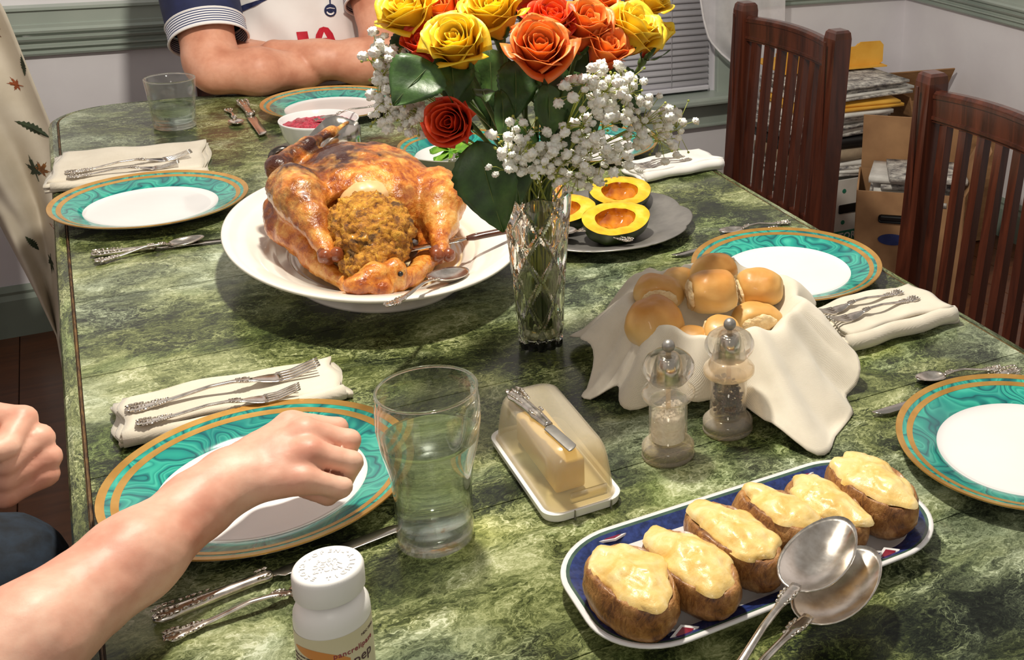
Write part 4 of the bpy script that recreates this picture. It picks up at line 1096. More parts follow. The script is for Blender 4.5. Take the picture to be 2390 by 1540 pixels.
# ------------------------------------------------------------------ gravy boat
gb = thing('gravy_boat', 'polished steel gravy boat with scrolled handle behind the turkey', 'gravy boat', (.318, 1.895, T), R(0))
S = []; Si = []
for i in range(19):
    s = i/18; x = -.058+.115*s; hw_ = .036*math.sqrt(max(.02, 1-(2*s-1.0)**2*.96)); top = interp([(0, .062), (.2, .078), (.45, .108), (.62, .126), (.75, .130), (.9, .124), (1, .120)], s); bot = interp([(0, .040), (.2, .022), (.5, .016), (.85, .018), (1, .045)], s)
    ring = []; ri = []
    for k in range(13):
        a = PI+PI*k/12; y = hw_*math.cos(a); zc = top+(top-bot)*math.sin(a); ring.append((x, y, zc)); ri.append((x, y*.95, top+(top-bot-.0015)*math.sin(a)+.0002))
    S.append(ring+ri[::-1])
mk('boat_body', skin(S), M_steel, gb)
mk('boat_foot', lathe([(.0005, 0), (.028, 0), (.030, .002), (.020, .008), (.014, .020), (.0005, .020)], 32), M_steel, gb)
mk('boat_handle', tube(spline([(-.050, 0, .045), (-.068, 0, .050), (-.078, 0, .066), (-.074, 0, .086), (-.058, 0, .092), (-.050, 0, .084), (-.056, 0, .078)], 28), .0042, 8, 1.6), M_steel_dark, gb)

# ------------------------------------------------------------------ bowls
cb = thing('relish_bowl', 'white bowl heaped with cranberry relish', 'bowl', (.357, 2.150, T))
mk('bowl_body', lathe([(.0005, .001), (.034, .0), (.037, .002), (.037, .006), (.050, .018), (.061, .040), (.066, .062), (.0675, .0655), (.0665, .0670), (.0640, .0655), (.0595, .042), (.048, .020), (.0005, .012)], 72), M_white, cb)
vf = grid(lambda u, v: ((.0612*v+.0002)*math.cos(u*2*PI), (.0612*v+.0002)*math.sin(u*2*PI), .0530+.010*(1-v*v)), 72, 26, True)
mk('cranberry_relish', displace(vf, lambda p: .0042*fbm(p, 75, 4, 2)+.002*fbm(p, 240, 2, 5)), M_cran, cb)
cutlery('serving_teaspoon', 'spoon', 'silver spoon leaning in the cranberry relish bowl', 'spoon', (.475, 2.165), (.345, 2.150), .076, SP, .16, -.020)
sbw = thing('salad_bowl', 'shallow malachite-rimmed bowl holding green leaves', 'bowl', (.545, 1.945, T))
def zr(q): return interp([(0, .012), (.5, .013), (.66, .024), (.76, .038), (1.0, .0505)], q)
def rng(q0, q1, lift=0, n=4): return lathe([(.1*(q0+(q1-q0)*i/n), zr(q0+(q1-q0)*i/n)+lift) for i in range(n+1)], 80)
mk('bowl_interior', lathe([(.0005, .012)]+[(.1*q, zr(q)) for q in (.3, .5, .6, .66, .72)], 80), M_white, sbw)
mk('bowl_exterior', lathe([(.1, .0505), (.1005, .0495), (.098, .0475), (.076, .033), (.06, .012), (.05, .004), (.048, 0), (.045, 0), (.044, .003), (.0005, .004)][::-1], 80), M_white_warm, sbw)
mk('malachite_band', rng(.72, .87), M_mal, sbw); mk('malachite_line', rng(.90, .955), M_mal, sbw); mk('gold_ring', rng(.867, .903, .0002), M_gold, sbw); mk('gold_rim', rng(.953, 1.0, .0002), M_gold, sbw)
def leafmesh(L, W, curl=.2, wav=.003, n=15, m=7, serr=0.0):
    def fn(u, v):
        x = L*u; w = W*math.sin(PI*min(1, u**.75))**.9*(1-.12*u)+.0004; yy = (v-.5)*2
        if serr: w *= 1+serr*math.sin(u*80)*abs(yy)
        return (x, yy*w, curl*L*(.6*u-1.0*u*u)+.22*abs(yy)*w+wav*math.sin(u*11+yy*2))
    return solid(grid(fn, n, m), .0006)
for i, (a, l, z) in enumerate(((200, .10, .030), (235, .095, .036), (270, .10, .040), (300, .09, .034), (330, .10, .036), (20, .09, .03), (100, .09, .03))):
    o = mk('salad_leaf', leafmesh(l, .02, .25, .004), M_greens, sbw); o.location = (-.05*math.cos(R(a)), -.045*math.sin(R(a)), z); o.rotation_euler = (R(12*(-1)**i), R(-6), R(a))
cutlery('salad_spoon', 'spoon', 'silver spoon whose ornate handle hangs over the salad bowl rim', 'spoon', (.505, 1.842), (.545, 1.95), .052, SP, .16, -.024)

# ------------------------------------------------------------------ squash on pewter
sqp = thing('pewter_plate', 'grey pewter plate with scalloped edge under the squash halves', 'plate', (.652, 1.572, T))
def sc_lathe(prof, n=144):
    V, F = lathe(prof, n); W = []
    for i, (x, y, z) in enumerate(V):
        a = math.atan2(y, x); r_ = math.hypot(x, y); k = max(0, (r_-.09)/.05); s = 1+.045*k*(abs(math.sin(a*4.5))**.7-.5); W.append((x*s, y*s, z+.003*k*(abs(math.sin(a*4.5))-.5)))
    return W, F
mk('plate_body', sc_lathe([(.0005, .002), (.075, .0), (.080, .0005), (.088, .004), (.118, .0115), (.139, .0175), (.1405, .0190), (.1385, .0200), (.118, .0145), (.098, .0095), (.088, .0062), (.0005, .0048)]), M_pewter, sqp)
def squash(label, loc, rz, tilt, s=1.0):
    t = thing('squash_half', label, 'squash', (loc[0], loc[1], T+loc[2]), group=None)
    t.matrix_basis = Matrix.Translation((loc[0], loc[1], T+loc[2])) @ Matrix.Rotation(R(rz), 4, 'Z') @ Matrix.Rotation(R(tilt), 4, 'Y') @ Matrix.Rotation(R(13), 4, 'X') @ Matrix.Scale(s, 4)
    A, B, C = .054, .042, .037
    def rib(a): return 1+.045*abs(math.cos(a*2.5))
    def out(th): return (A*math.cos(th)*(1+.10*math.cos(th)), B*math.sin(th)*rib(th))
    def skn(u, v):
        th = u*2*PI; x, y = out(th); k = math.cos(v*PI/2)**.8; ph = math.sin(v*PI/2); q = 1+.04*math.cos(th*8)*math.sin(v*PI)
        return (x*k*q, y*k*q, -C*ph)
    mk('rind', grid(lambda u, v: skn(u, v*.995), 64, 18, True), M_squash_skin, t)
    def fl(u, v):
        th = u*2*PI; x, y = out(th); k = .995-.40*v; return (x*k, y*k, .0012*math.sin(v*PI)+.0012*nz((x*k, y*k, 0), 90))
    mk('flesh_rim', grid(fl, 64, 8, True), M_squash, t)
    def ho(u, v):
        th = u*2*PI; x, y = out(th); k = .595*math.cos(v*PI/2)+.001; return (x*k, y*k, -.022*math.sin(v*PI/2)**.8)
    mk('hollow', displace(grid(ho, 64, 14, True), lambda p: .0016*fbm(p, 90, 3, 1)), M_squash_in, t)
    return t
squash('acorn squash half at the front of the pewter plate beside the spoon', (.648, 1.508, .040), 12, -4)
squash('acorn squash half at the back of the pewter plate below the gypsophila', (.705, 1.620, .040), 20, -2)
squash('acorn squash half tucked against the crystal vase', (.590, 1.585, .040), -20, -4, .95)
cutlery('squash_spoon', 'spoonq', 'silver spoon with beaded handle on the pewter squash plate', 'spoon', (.652, 1.450), (.56, 1.548), .021, SP, .16, .0)

# ------------------------------------------------------------------ bread rolls in a cloth-lined bowl
RX, RY = .600, 1.100
rb = mk('bread_bowl', lathe([(.0005, .002), (.048, 0), (.052, .002), (.055, .008), (.080, .032), (.094, .062), (.096, .068), (.0935, .068), (.078, .036), (.050, .012), (.0005, .009)], 72), M_white_warm, loc=(RX, RY, T)); tag(rb, 'pale bowl hidden under the cream bread cloth', 'bowl')
REACH = [(0, .118, .055), (12, .128, .052), (35, .122, .070), (60, .118, .078), (90, .112, .080), (115, .125, .062), (136, .190, .012), (150, .150, .030), (165, .150, .035), (181, .172, .010), (193, .140, .022), (207, .165, .003), (220, .128, .020), (243, .120, .028), (252, .150, .016), (259, .200, .006), (268, .232, .0025), (279, .214, .003), (291, .205, .0035), (304, .180, .008), (316, .160, .024), (335, .130, .05), (360, .118, .055)]
def smooth_at(tab, x):
    for (a, b), (c, d) in zip(tab, tab[1:]):
        if x <= c: t_ = (x-a)/(c-a); t_ = t_*t_*(3-2*t_); return b+(d-b)*t_
    return tab[-1][1]
def cloth_pt(u, v):
    a = u*360; rc = smooth_at([(x, y) for x, y, z in REACH], a % 360); ze = smooth_at([(x, z) for x, y, z in REACH], a % 360); th = R(a)
    if v < .40:
        t = v/.40; r_ = .088*t; z = .018+.056*t**2.2
    elif v < .52:
        t = (v-.40)/.12; r_ = .088+.016*t; z = .074+.010*math.sin(PI*t*.6)
    else:
        t = (v-.52)/.48; r_ = .104+(rc-.104)*t; z0 = .0835; z = ze+(z0-ze)*(1-t**1.25)
        if ze < .02: z = max(ze, z-.012*math.sin(PI*t))
    f = max(0, v-.25); w = math.sin(th*7+1.0)*.012*f+math.sin(th*12+v*4)*.008*f+math.sin(th*21-v*5)*.003*f
    z2 = z+w+.002*nz((r_*math.cos(th), r_*math.sin(th), z), 40); r_ += (.012*math.sin(th*9+v*2.5)+.006*math.sin(th*17-v*3))*f
    return (r_*math.cos(th), r_*math.sin(th), max(z2, .0022))
V, F = grid(cloth_pt, 180, 46, True)
cl = mk('bread_cloth', solid((V, [tuple(reversed(q)) for q in F]), .0016), M_linen, loc=(RX, RY, T)); tag(cl, 'cream linen cloth draped over the bread bowl', 'cloth')
def roll(label, loc, r, rz, tilt, seed, torn):
    t = thing('bread_roll', label, 'bread roll'); t.matrix_basis = Matrix.Translation((loc[0], loc[1], T+loc[2])) @ Matrix.Rotation(R(rz), 4, 'Z') @ Matrix.Rotation(R(tilt), 4, 'X')
    def shape(p):
        return .0030*fbm(p, 28, 3, seed)
    V, F = ball((1, 1, 1), (0, 0, 0), 44, 30); W = []
    for p in V:
        x, y, z = p; x = math.copysign(abs(x)**.86, x)*r[0]; y = math.copysign(abs(y)**.86, y)*r[1]; z = (z if z > 0 else z*.72)*r[2]
        for s in torn:
            n_ = Vector((math.cos(R(s)), math.sin(R(s)), 0)); lim = .72*(r[0] if abs(n_.x) > .7 else r[1]); d = x*n_.x+y*n_.y
            if d > lim: k = (d-lim)*.82; x -= n_.x*k; y -= n_.y*k
        W.append((x, y, z))
    mk('crust', displace((W, F), shape), M_roll, t)
    for s in torn:
        n_ = Vector((math.cos(R(s)), math.sin(R(s)), 0)); lim = .72*(r[0] if abs(n_.x) > .7 else r[1]); w = (r[1] if abs(n_.x) > .7 else r[0])
        vf = displace(ball((.0035, w*.70, r[2]*.60), (0, 0, 0), 30, 22), lambda p: .0024*fbm(p, 110, 3, seed+s))
        vf = xf(vf, Matrix.Translation(n_*(lim+.0010)+Vector((0, 0, r[2]*.02))) @ Matrix.Rotation(R(s), 4, 'Z')); mk('torn_side', vf, M_crumb, t)
    return t
roll('round roll with torn side resting above the large domed roll', (.543, 1.133, .086), (.030, .026, .024), -25, 0, 1, (270,))
roll('pale roll torn open on its side at the back of the bowl', (.632, 1.165, .084), (.031, .025, .024), 10, 20, 2, (270, 0))
roll('roll with a pale oval torn patch at the bowl rim', (.662, 1.105, .080), (.030, .026, .024), -35, 28, 3, (200,))
roll('large deep golden roll over the left cloth flap by the vase', (.512, 1.082, .074), (.034, .031, .032), 15, 0, 4, (0,))
roll('big golden domed roll in the middle of the heap', (.592, 1.095, .092), (.034, .028, .029), -15, 8, 5, (180, 0))
roll('small roll peeping out behind the others beside the vase', (.590, 1.178, .074), (.026, .022, .018), 30, 0, 6, (90,))
roll('small roll low in the bowl behind the salt mill', (.545, 1.045, .060), (.024, .024, .020), 40, 0, 7, (30,))
roll('bright golden roll torn along its edge behind the pepper mill', (.572, 1.035, .070), (.022, .026, .020), -30, 10, 8, (180,))
roll('flat roll below the one with the oval torn patch', (.640, 1.072, .060), (.031, .024, .018), -15, 0, 9, (270,))

# ------------------------------------------------------------------ stuffed potatoes
pp = thing('potato_platter', 'white platter with cobalt border and maroon diamonds under the potatoes', 'platter', (.452, .748, T))
def sring(a, z): return [(x, y, z) for x, y in rrect(.165*a if a > .3 else .165*a, .0835*a if a > .3 else .0835*a, .060*a, 12)]
def off(d, z): return [(x, y, z) for x, y in rrect(.168-d, .084-d, max(.062-d, .012), 12)]
mk('platter_body', skin([off(.062, 0), off(.045, 0), off(.040, .002), off(.012, .0125), off(.0, .0175), off(.0005, .0190), off(.003, .0192)], cap=False), M_white, pp)
mk('rim_line', skin([off(.0028, .0192), off(.0048, .0187), off(.0052, .0186)], cap=False), M_white, pp)
mk('green_line', skin([off(.0048, .0188), off(.0078, .0178)], cap=False), M_dgreen, pp)
mk('cobalt_band', skin([off(.0078, .0178), off(.012, .0163), off(.0235, .0118)], cap=False), M_blue, pp)
V, F = skin([off(.0235, .0118), off(.030, .0088), off(.036, .0070), off(.045, .0062), off(.062, .0060)], cap=False); n = 52
F = F+[tuple(4*n+i for i in range(n))]; mk('platter_well', (V, F), M_white, pp)
mk('platter_base', ([(x, y, .0012) for x, y, z in off(.044, 0)], [tuple(range(51, -1, -1))]), M_white, pp)
def diamond(x, y, rz, tz):
    m = Matrix.Translation((x, y, .0158)) @ Matrix.Rotation(R(rz), 4, 'Z') @ Matrix.Rotation(R(tz), 4, 'X')
    o = mk('white_diamond', xf(prism([(-.013, 0), (0, -.0072), (.013, 0), (0, .0072)], -.001, .0007), m), M_white, pp, smooth=False)
    mk('maroon_diamond', xf(prism([(-.0082, 0), (0, -.0046), (.0082, 0), (0, .0046)], .0007, .0011), m), M_dred, o, smooth=False)
for x in (-.105, .095):
    diamond(x, .0705, 0, -20); diamond(x, -.0705, 0, 20)
diamond(-.1545, .0, 90, -20); diamond(.1545, .0, 90, 20)
def potato(label, loc, a, b, c, rz, seed, open_=.62, roll_=0):
    t = thing('stuffed_potato', label, 'potato'); t.matrix_basis = Matrix.Translation((loc[0], loc[1], T+loc[2])) @ Matrix.Rotation(R(rz), 4, 'Z') @ Matrix.Rotation(R(roll_), 4, 'Y')
    V, F = ball((1, 1, 1), (0, 0, 0), 56, 40); W = []
    for x, y, z in V:
        e = math.sqrt((x/open_)**2+(y/(open_*1.10))**2)
        X, Y, Z = b*x*(1+.06*y), a*y, c*z
        if z > 0 and e < 1: Z = c*(math.sqrt(max(0, 1-open_**2))-.10)*1.0-.004*(1-e)
        elif z > 0 and e < 1.16: Z += .0026*(1-abs(e-1.06)/.16)+.0014*nz((X, Y, 0), 160, seed)
        W.append((X, Y, Z))
    mk('potato_skin', displace((W, F), lambda p: .0026*fbm(p, 32, 3, seed)+.0011*abs(fbm((p[0], p[1]*.5, p[2]), 150, 2, seed))), M_pskin, t)
    def fil(u, v):
        th = u*2*PI; k = v*1.02; wob = 1+.10*math.sin(th*3+seed)+.05*math.sin(th*7+seed*2)
        x = b*open_*k*math.cos(th)*wob; y = a*open_*1.10*k*math.sin(th)*wob
        z = c*(math.sqrt(1-open_**2)+.02)+.0085*(1-k**2.6)+(.0005 if v < 1 else -.002)
        return (x, y, z)
    mk('potato_filling', displace(grid(fil, 60, 22, True), lambda p: .0028*fbm(p, 42, 3, seed+3)+.0011*fbm(p, 120, 2, seed)), M_mash, t)
    return t
potato('stuffed potato by the rounded platter end facing the pill bottle', (.322, .722, .0335), .052, .0325, .029, 8, 1.0, .80)
potato('stuffed potato with pale smooth filling second from the pill bottle end', (.374, .720, .0325), .055, .0285, .028, 10, 2.0, .84)
potato('long stuffed potato with two swirls of filling third from the pill bottle end', (.4225, .735, .0330), .057, .0275, .029, 12, 3.0, .82)
potato('stuffed potato with a broad rough bare skin flank, mid-platter', (.471, .742, .0320), .051, .0270, .028, 14, 4.0, .74, 8)
potato('stuffed potato with ragged filling partly behind the serving spoons', (.518, .735, .0320), .050, .0265, .027, 8, 5.0, .84)
potato('big stuffed potato at the platter end beside the malachite plate', (.569, .735, .0350), .056, .0315, .031, 6, 6.0, .80)
SS = spoon(.25, .0265, .36, .011)
cutlery('serving_spoon', 'sspoon', 'large silver serving spoon lying on top of the other spoon over the potatoes', 'spoon', (.272, .540), (.500, .682), .044, SS, .25, .014)
cutlery('serving_spoon', 'sspoon', 'large silver serving spoon underneath the other spoon at the potato platter', 'spoon', (.254, .541), (.514, .660), .024, SS, .25, .012)
# ------------------------------------------------------------------ crystal vase
VX, VY = .4365, 1.243
vs = thing('crystal_vase', 'cut crystal vase with diamond facets holding the bouquet', 'vase', (VX, VY, T), R(14))
VH = .197
def vr(z): return interp([(0, .0262), (.004, .0275), (.03, .0290), (.08, .0320), (.14, .0372), (.185, .0418), (.197, .0424)], z)
def vouter(u, v):
    th = u*2*PI; zt = VH+.0035*math.cos(th*6)*max(0, (v-.9)*10); z = zt*v; r0 = vr(z)
    k = (th % (PI/3))-PI/6; poly = math.cos(PI/6)/math.cos(k); r_ = r0*(.45+.55*poly*1.06)
    g_ = 0
    if z > .012:
        for sgn in (1, -1):
            ph = (th/(2*PI)*6+sgn*z/.062) % 1.0; d = abs(ph-.5)*2; g_ = max(g_, 1-d/.22) if d < .22 else g_
    else:
        ph = (th/(2*PI)*12) % 1.0; d = abs(ph-.5)*2; g_ = max(0, 1-d/.4)
    r_ -= .0036*g_
    return (r_*math.cos(th), r_*math.sin(th), z)
n1, n2 = 144, 74
Vo, Fo = grid(vouter, n1, n2, True)
Vi, Fi = grid(lambda u, v: ((vr(.014+(VH-.014)*v)-.0062)*math.cos(u*2*PI), (vr(.014+(VH-.014)*v)-.0062)*math.sin(u*2*PI), .014+(vouter(u, 1)[2]-.014)*v), n1, 24, True)
k = len(Vo); F = [tuple(q) for q in Fo]+[tuple(reversed([i+k for i in q])) for q in Fi]
F += [((n2-1)*n1+i, (n2-1)*n1+(i+1) % n1, k+23*n1+(i+1) % n1, k+23*n1+i) for i in range(n1)]
F += [tuple(range(n1-1, -1, -1)), tuple(k+i for i in range(n1))]
mk('crystal_body', (Vo+Vi, F), M_crystal, vs, auto=18)
mk('vase_water', lathe([(.0005, .0150), (vr(.015)-.0066, .0150)]+[(vr(z)-.0066, z) for z in (.04, .07, .10)]+[(.0005, .100)], 48), glassm('vase_water', '#d6d8b8', 0, 1.33, .4), vs)

# ------------------------------------------------------------------ roses
def petal_mesh(hw_, r0, r1, h, curl, tip, seed, n=13, m=12, close=1.0):
    def fn(u, v):
        a = (u-.5)*2*hw_*(.35+.65*min(1, v*1.9))*(1-.25*max(0, v-.75)*2.0)
        r_ = r0+(r1-r0)*math.sin(min(1, v*1.35)*PI/2)**.8
        r_ = r_*(1-(1-close)*max(0, v-.55)*1.6)
        r_ += curl*max(0, v-.62)**2*7.0
        e = abs(u-.5)*2; r_ += curl*.55*e**3*max(0, v-.3)
        z = h*(v-.10*e*e*v)+tip*max(0, v-.8)*5*math.exp(-e*e*6)-abs(curl)*1.1*max(0, v-.72)**2*3
        r_ += .0010*math.sin(u*9+seed)*v; z += .0010*math.sin(u*13+seed*2)*v
        return (r_*math.cos(a), r_*math.sin(a), z)
    return solid(grid(fn, n, m), .0005)
LAY = [  # count, half angle, base r, top r, height, outward curl, pointed tip, closing
    (2, 2.2, .001, .0050, .047, .000, .0, .75), (3, 1.7, .002, .0085, .049, .000, .0, .80), (3, 1.5, .003, .0125, .051, .002, .001, .84), (4, 1.25, .004, .0165, .053, .004, .002, .90), (4, 1.15, .005, .0205, .053, .007, .003, .95), (5, 1.02, .006, .0240, .050, .011, .004, 1.0), (3, 1.0, .006, .0265, .044, .016, .005, 1.0)]
PET = {}
def rose(label, c, axis, mat, s=1.0, layers=7, spin=0.0, outer=None, group='roses in the crystal vase'):
    axis = Vector(axis).normalized(); base = Vector((c[0], c[1], T+c[2]))-axis*.030*s
    t = thing('rose', label, 'rose', group=None); t.matrix_basis = aim(axis, base, spin) @ Matrix.Diagonal((s*.74, s*.74, s*1.06, 1))
    rd = random.Random(int(spin*100)+3)
    for li in range(layers):
        cnt, ha, r0, r1, h, cu, tp, clo = LAY[li]
        for k in range(cnt):
            key = (li, k % 2)
            mt = outer if (outer is not None and li >= layers-2) else mat
            if key not in PET:
                o = mk('petal', petal_mesh(ha, r0, r1, h, cu, tp, li*3+k), mt, t); PET[key] = o
                o.data.materials[0] = M_ry; o.material_slots[0].link = 'OBJECT'; o.material_slots[0].material = mt
            else: o = cp(PET[key], t, mt)
            o.rotation_euler = (0, 0, k*2*PI/cnt+li*1.1+rd.uniform(-.2, .2)); sc = rd.uniform(.95, 1.05); o.scale = (sc, sc, sc*rd.uniform(.96, 1.03))
    for k in range(5):
        if 'sep' not in PET:
            o = mk('sepal', xf(leafmesh(.036, .0050, -.5, .001, 9, 5), Matrix.Rotation(R(-20), 4, 'Y')), M_leaf, t); PET['sep'] = o
        else: o = cp(PET['sep'], t)
        o.location = (.004*math.cos(k*1.257), .004*math.sin(k*1.257), .001); o.rotation_euler = (0, R(-15), k*1.257)
    mk('calyx', ball((.0075, .0075, .007), (0, 0, -.003), 14, 10), M_stem, t)
    a = (c[0]*37+c[1]*91) % 6.28; m0 = Vector((VX+.016*math.cos(a), VY+.016*math.sin(a), T+.20)); m1 = Vector((VX-.012*math.cos(a), VY-.012*math.sin(a), T+.026))
    b2 = base-axis*.03
    mk('stem', tube(spline([base, b2, (b2+m0)/2+Vector((0, 0, .004)), m0, (m0+m1)/2, m1], 26), .0026, 8), M_stem, t, world=True)
    return t
cam_dir = Vector((-.3, -.92, .25))*.55
def ax(c, f=.55, up=.8):
    d = Vector((c[0]-VX, c[1]-VY, 0)); return d.normalized()*min(1, d.length/.12)*.50+Vector((0, 0, up))+cam_dir*f
RS = []
def addrose(label, c, mat, s=1.0, layers=7, spin=0, f=.55, up=.8, axis=None, outer=None):
    RS.append(rose(label, c, axis or ax(c, f, up), mat, s, layers, spin, outer)); return RS[-1]
addrose('yellow rose in full view above the dark leaf, front of the bouquet', (.328, 1.150, .396), M_ry, 1.08, 7, .4, .75)
addrose('large orange rose with curled rim at the bouquet front', (.404, 1.125, .388), M_ro, 1.16, 7, 1.3, .70)
addrose('red-orange rose hanging low over the salad bowl', (.318, 1.150, .318), M_rr, .98, 6, 2.2, axis=(-.55, -.85, .28))
addrose('tall yellow rose between the front yellow and orange roses', (.378, 1.190, .418), M_ry, 1.08, 7, 3.1, .5)
addrose('yellow rose at the bouquet edge above the folded arms', (.300, 1.215, .416), M_ry, 1.05, 7, 4.0, .5)
addrose('orange rose tucked behind the front yellow rose', (.338, 1.232, .410), M_ro, 1.0, 7, 5.2, .5)
addrose('dark red rose low under the edge yellow rose', (.308, 1.190, .385), M_rr, .92, 5, 6.1, .35)
addrose('red rose behind the large orange rose', (.440, 1.190, .402), M_rr, 1.02, 7, 7.4, .5)
addrose('orange rose with tight swirl beside the red rose', (.478, 1.185, .396), M_ro, 1.08, 7, 8.2, .6)
addrose('orange rose with rounded outer petals below the swirl', (.492, 1.165, .372), M_ro, .98, 6, 9.7, .5)
addrose('orange rose high above the swirl at the bouquet top', (.505, 1.235, .412), M_ro, 1.05, 7, 10.3, .4)
addrose('yellow rose with red base petals near the window blind', (.532, 1.185, .388), M_ry, 1.08, 7, 11.6, .45, outer=M_rb)
addrose('yellow rose with pointed petal against the window blind', (.570, 1.235, .410), M_ry, 1.0, 7, 12.8, .4)
addrose('closed dark red and yellow rosebud against the window blind', (.577, 1.215, .372), M_rr, .92, 4, 13.3, .2, outer=M_rb)
addrose('orange rose at the bouquet top behind the edge yellow rose', (.335, 1.265, .428), M_ro, 1.0, 7, 14.2, .3)
addrose('orange rose at the bouquet top centre', (.428, 1.245, .430), M_ro, 1.05, 7, 15.5, .3)
addrose('yellow rose at the bouquet top behind the tall yellow rose', (.392, 1.285, .432), M_ry, 1.0, 7, 16.4, .3)
addrose('red rose at the bouquet top behind the others', (.468, 1.275, .428), M_rr, 1.0, 7, 17.9, .3)
def leaf(par, b, t_, hw_, up=(-.2, -.8, .5), mat=None):
    b, t_ = Vector((b[0], b[1], b[2]+T)), Vector((t_[0], t_[1], t_[2]+T)); L = (t_-b).length
    vf = xf(leafmesh(L, hw_, .18, .0012, 25, 9, .035), frame(t_-b, up, b)); o = mk('leaf', vf, mat or M_leaf, par, world=True)
    mk('leaf_rib', xf(tube([(L*i/10, 0, .18*L*(.6*i/10-(i/10)**2)+.0006) for i in range(11)], .0006, 5), frame(t_-b, up, b)), M_stem, o, world=True)
    return o
leaf(RS[1], (.338, 1.135, .300), (.350, 1.105, .206), .034, (-.5, -.8, .25))
leaf(RS[1], (.372, 1.150, .285), (.380, 1.128, .226), .026, (.2, -.9, .2))
leaf(RS[0], (.300, 1.140, .384), (.254, 1.120, .352), .030, (-.1, -.7, .7))
leaf(RS[0], (.322, 1.165, .392), (.318, 1.135, .342), .024, (.3, -.9, .3))
leaf(RS[2], (.372, 1.160, .345), (.360, 1.115, .296), .014, (.4, -.8, .4))
leaf(RS[2], (.355, 1.165, .345), (.345, 1.125, .345), .012, (0, -.3, .9))
leaf(RS[7], (.425, 1.165, .345), (.418, 1.140, .290), .022, (.2, -.9, .2))
leaf(RS[8], (.455, 1.165, .350), (.470, 1.140, .290), .024, (-.2, -.9, .2))
leaf(RS[9], (.480, 1.170, .345), (.505, 1.150, .290), .022, (-.3, -.9, .2))
leaf(RS[3], (.395, 1.180, .370), (.385, 1.150, .315), .024, (.1, -.9, .2))
leaf(RS[3], (.400, 1.200, .300), (.395, 1.170, .235), .024, (.1, -.9, .2))
leaf(RS[7], (.440, 1.200, .300), (.455, 1.170, .240), .026, (.1, -.9, .2))
leaf(RS[11], (.510, 1.190, .350), (.535, 1.170, .300), .022, (.1, -.9, .2))
leaf(RS[5], (.350, 1.220, .370), (.335, 1.200, .310), .024, (.1, -.9, .2))
leaf(RS[10], (.470, 1.230, .340), (.490, 1.210, .270), .028, (.1, -.9, .2))
leaf(RS[4], (.305, 1.205, .400), (.275, 1.215, .362), .020, (-.2, -.8, .5))
leaf(RS[15], (.430, 1.220, .370), (.440, 1.190, .300), .030, (0, -.9, .2)); leaf(RS[16], (.390, 1.250, .370), (.380, 1.215, .290), .030, (0, -.9, .2)); leaf(RS[17], (.475, 1.26, .37), (.500, 1.235, .29), .030, (0, -.9, .2))

# ------------------------------------------------------------------ gypsophila
def blossom_mesh(seed):
    V, F = ico(.0058, sub=3)
    return displace((V, F), lambda p:   .0026*fbm(p, 400, 3, seed)+.0013*math.sin(7*math.atan2(p[1], p[0])+p[2]*900))
BM = [None, None, None]
def sprig(label, c, rad, n, seed):
    rd = random.Random(seed); c = Vector((c[0], c[1], c[2]+T)); root = Vector((VX+rd.uniform(-.015, .015), VY-.01+rd.uniform(-.012, .012), T+.19))
    t = thing('gypsophila_sprig', label, 'gypsophila', tuple(root)); foot = Vector((VX, VY, T+.03))
    mid = (root+c)/2+Vector((0, 0, .012)); P = spline([foot, root, mid, c], 24); parts = [tube(P, [.0013-.0008*i/23 for i in range(24)], 6)]
    mk('stem', parts[0], M_stem_y, t, world=True); tw = []
    pts = []
    n = int(n*1.25)
    while len(pts) < n:
        d = Vector((rd.gauss(0, .55), rd.gauss(0, .55), rd.gauss(0, .55)))
        if d.length > 1.25: continue
        q = c+Vector((d.x*rad[0], d.y*rad[1], d.z*rad[2]))
        if any((q-w).length < .0065 for w in pts):
            if rd.random() < .8: continue
        pts.append(q)
    hubs = [c+Vector((rd.uniform(-.5, .5)*rad[0], rd.uniform(-.3, .5)*rad[1], rd.uniform(-.5, .2)*rad[2])) for _ in range(5)]
    for h in hubs: tw.append(tube(spline([P[15], (P[15]+h)/2+Vector((0, 0, .003)), h], 6), .0006, 4))
    for q in pts:
        h = min(hubs, key=lambda w: (w-q).length); tw.append(tube([h, (h+q)/2+Vector((0, 0, .002)), q], .0004, 4))
        i = rd.randrange(3)
        if BM[i] is None: o = mk('blossom', blossom_mesh(i+1.0), M_bb, t); BM[i] = o
        else: o = cp(BM[i], t)
        o.location = q-root; s = rd.uniform(.55, 1.0); o.scale = (s, s, s*.85); o.rotation_euler = (rd.uniform(-.8, .8), rd.uniform(-.8, .8), rd.uniform(0, 6))
    for k in range(10):
        q = c+Vector((rd.uniform(-1, 1)*rad[0], rd.uniform(-1, 1)*rad[1], rd.uniform(-1, 1)*rad[2])); h = min(hubs, key=lambda w: (w-q).length); tw.append(tube([h, q], .0004, 4)); tw.append(ico(.0017, tuple(q), 1))
    mk('twigs', join(*tw), M_stem_y, t, world=True)['kind'] = 'stuff'
    return t
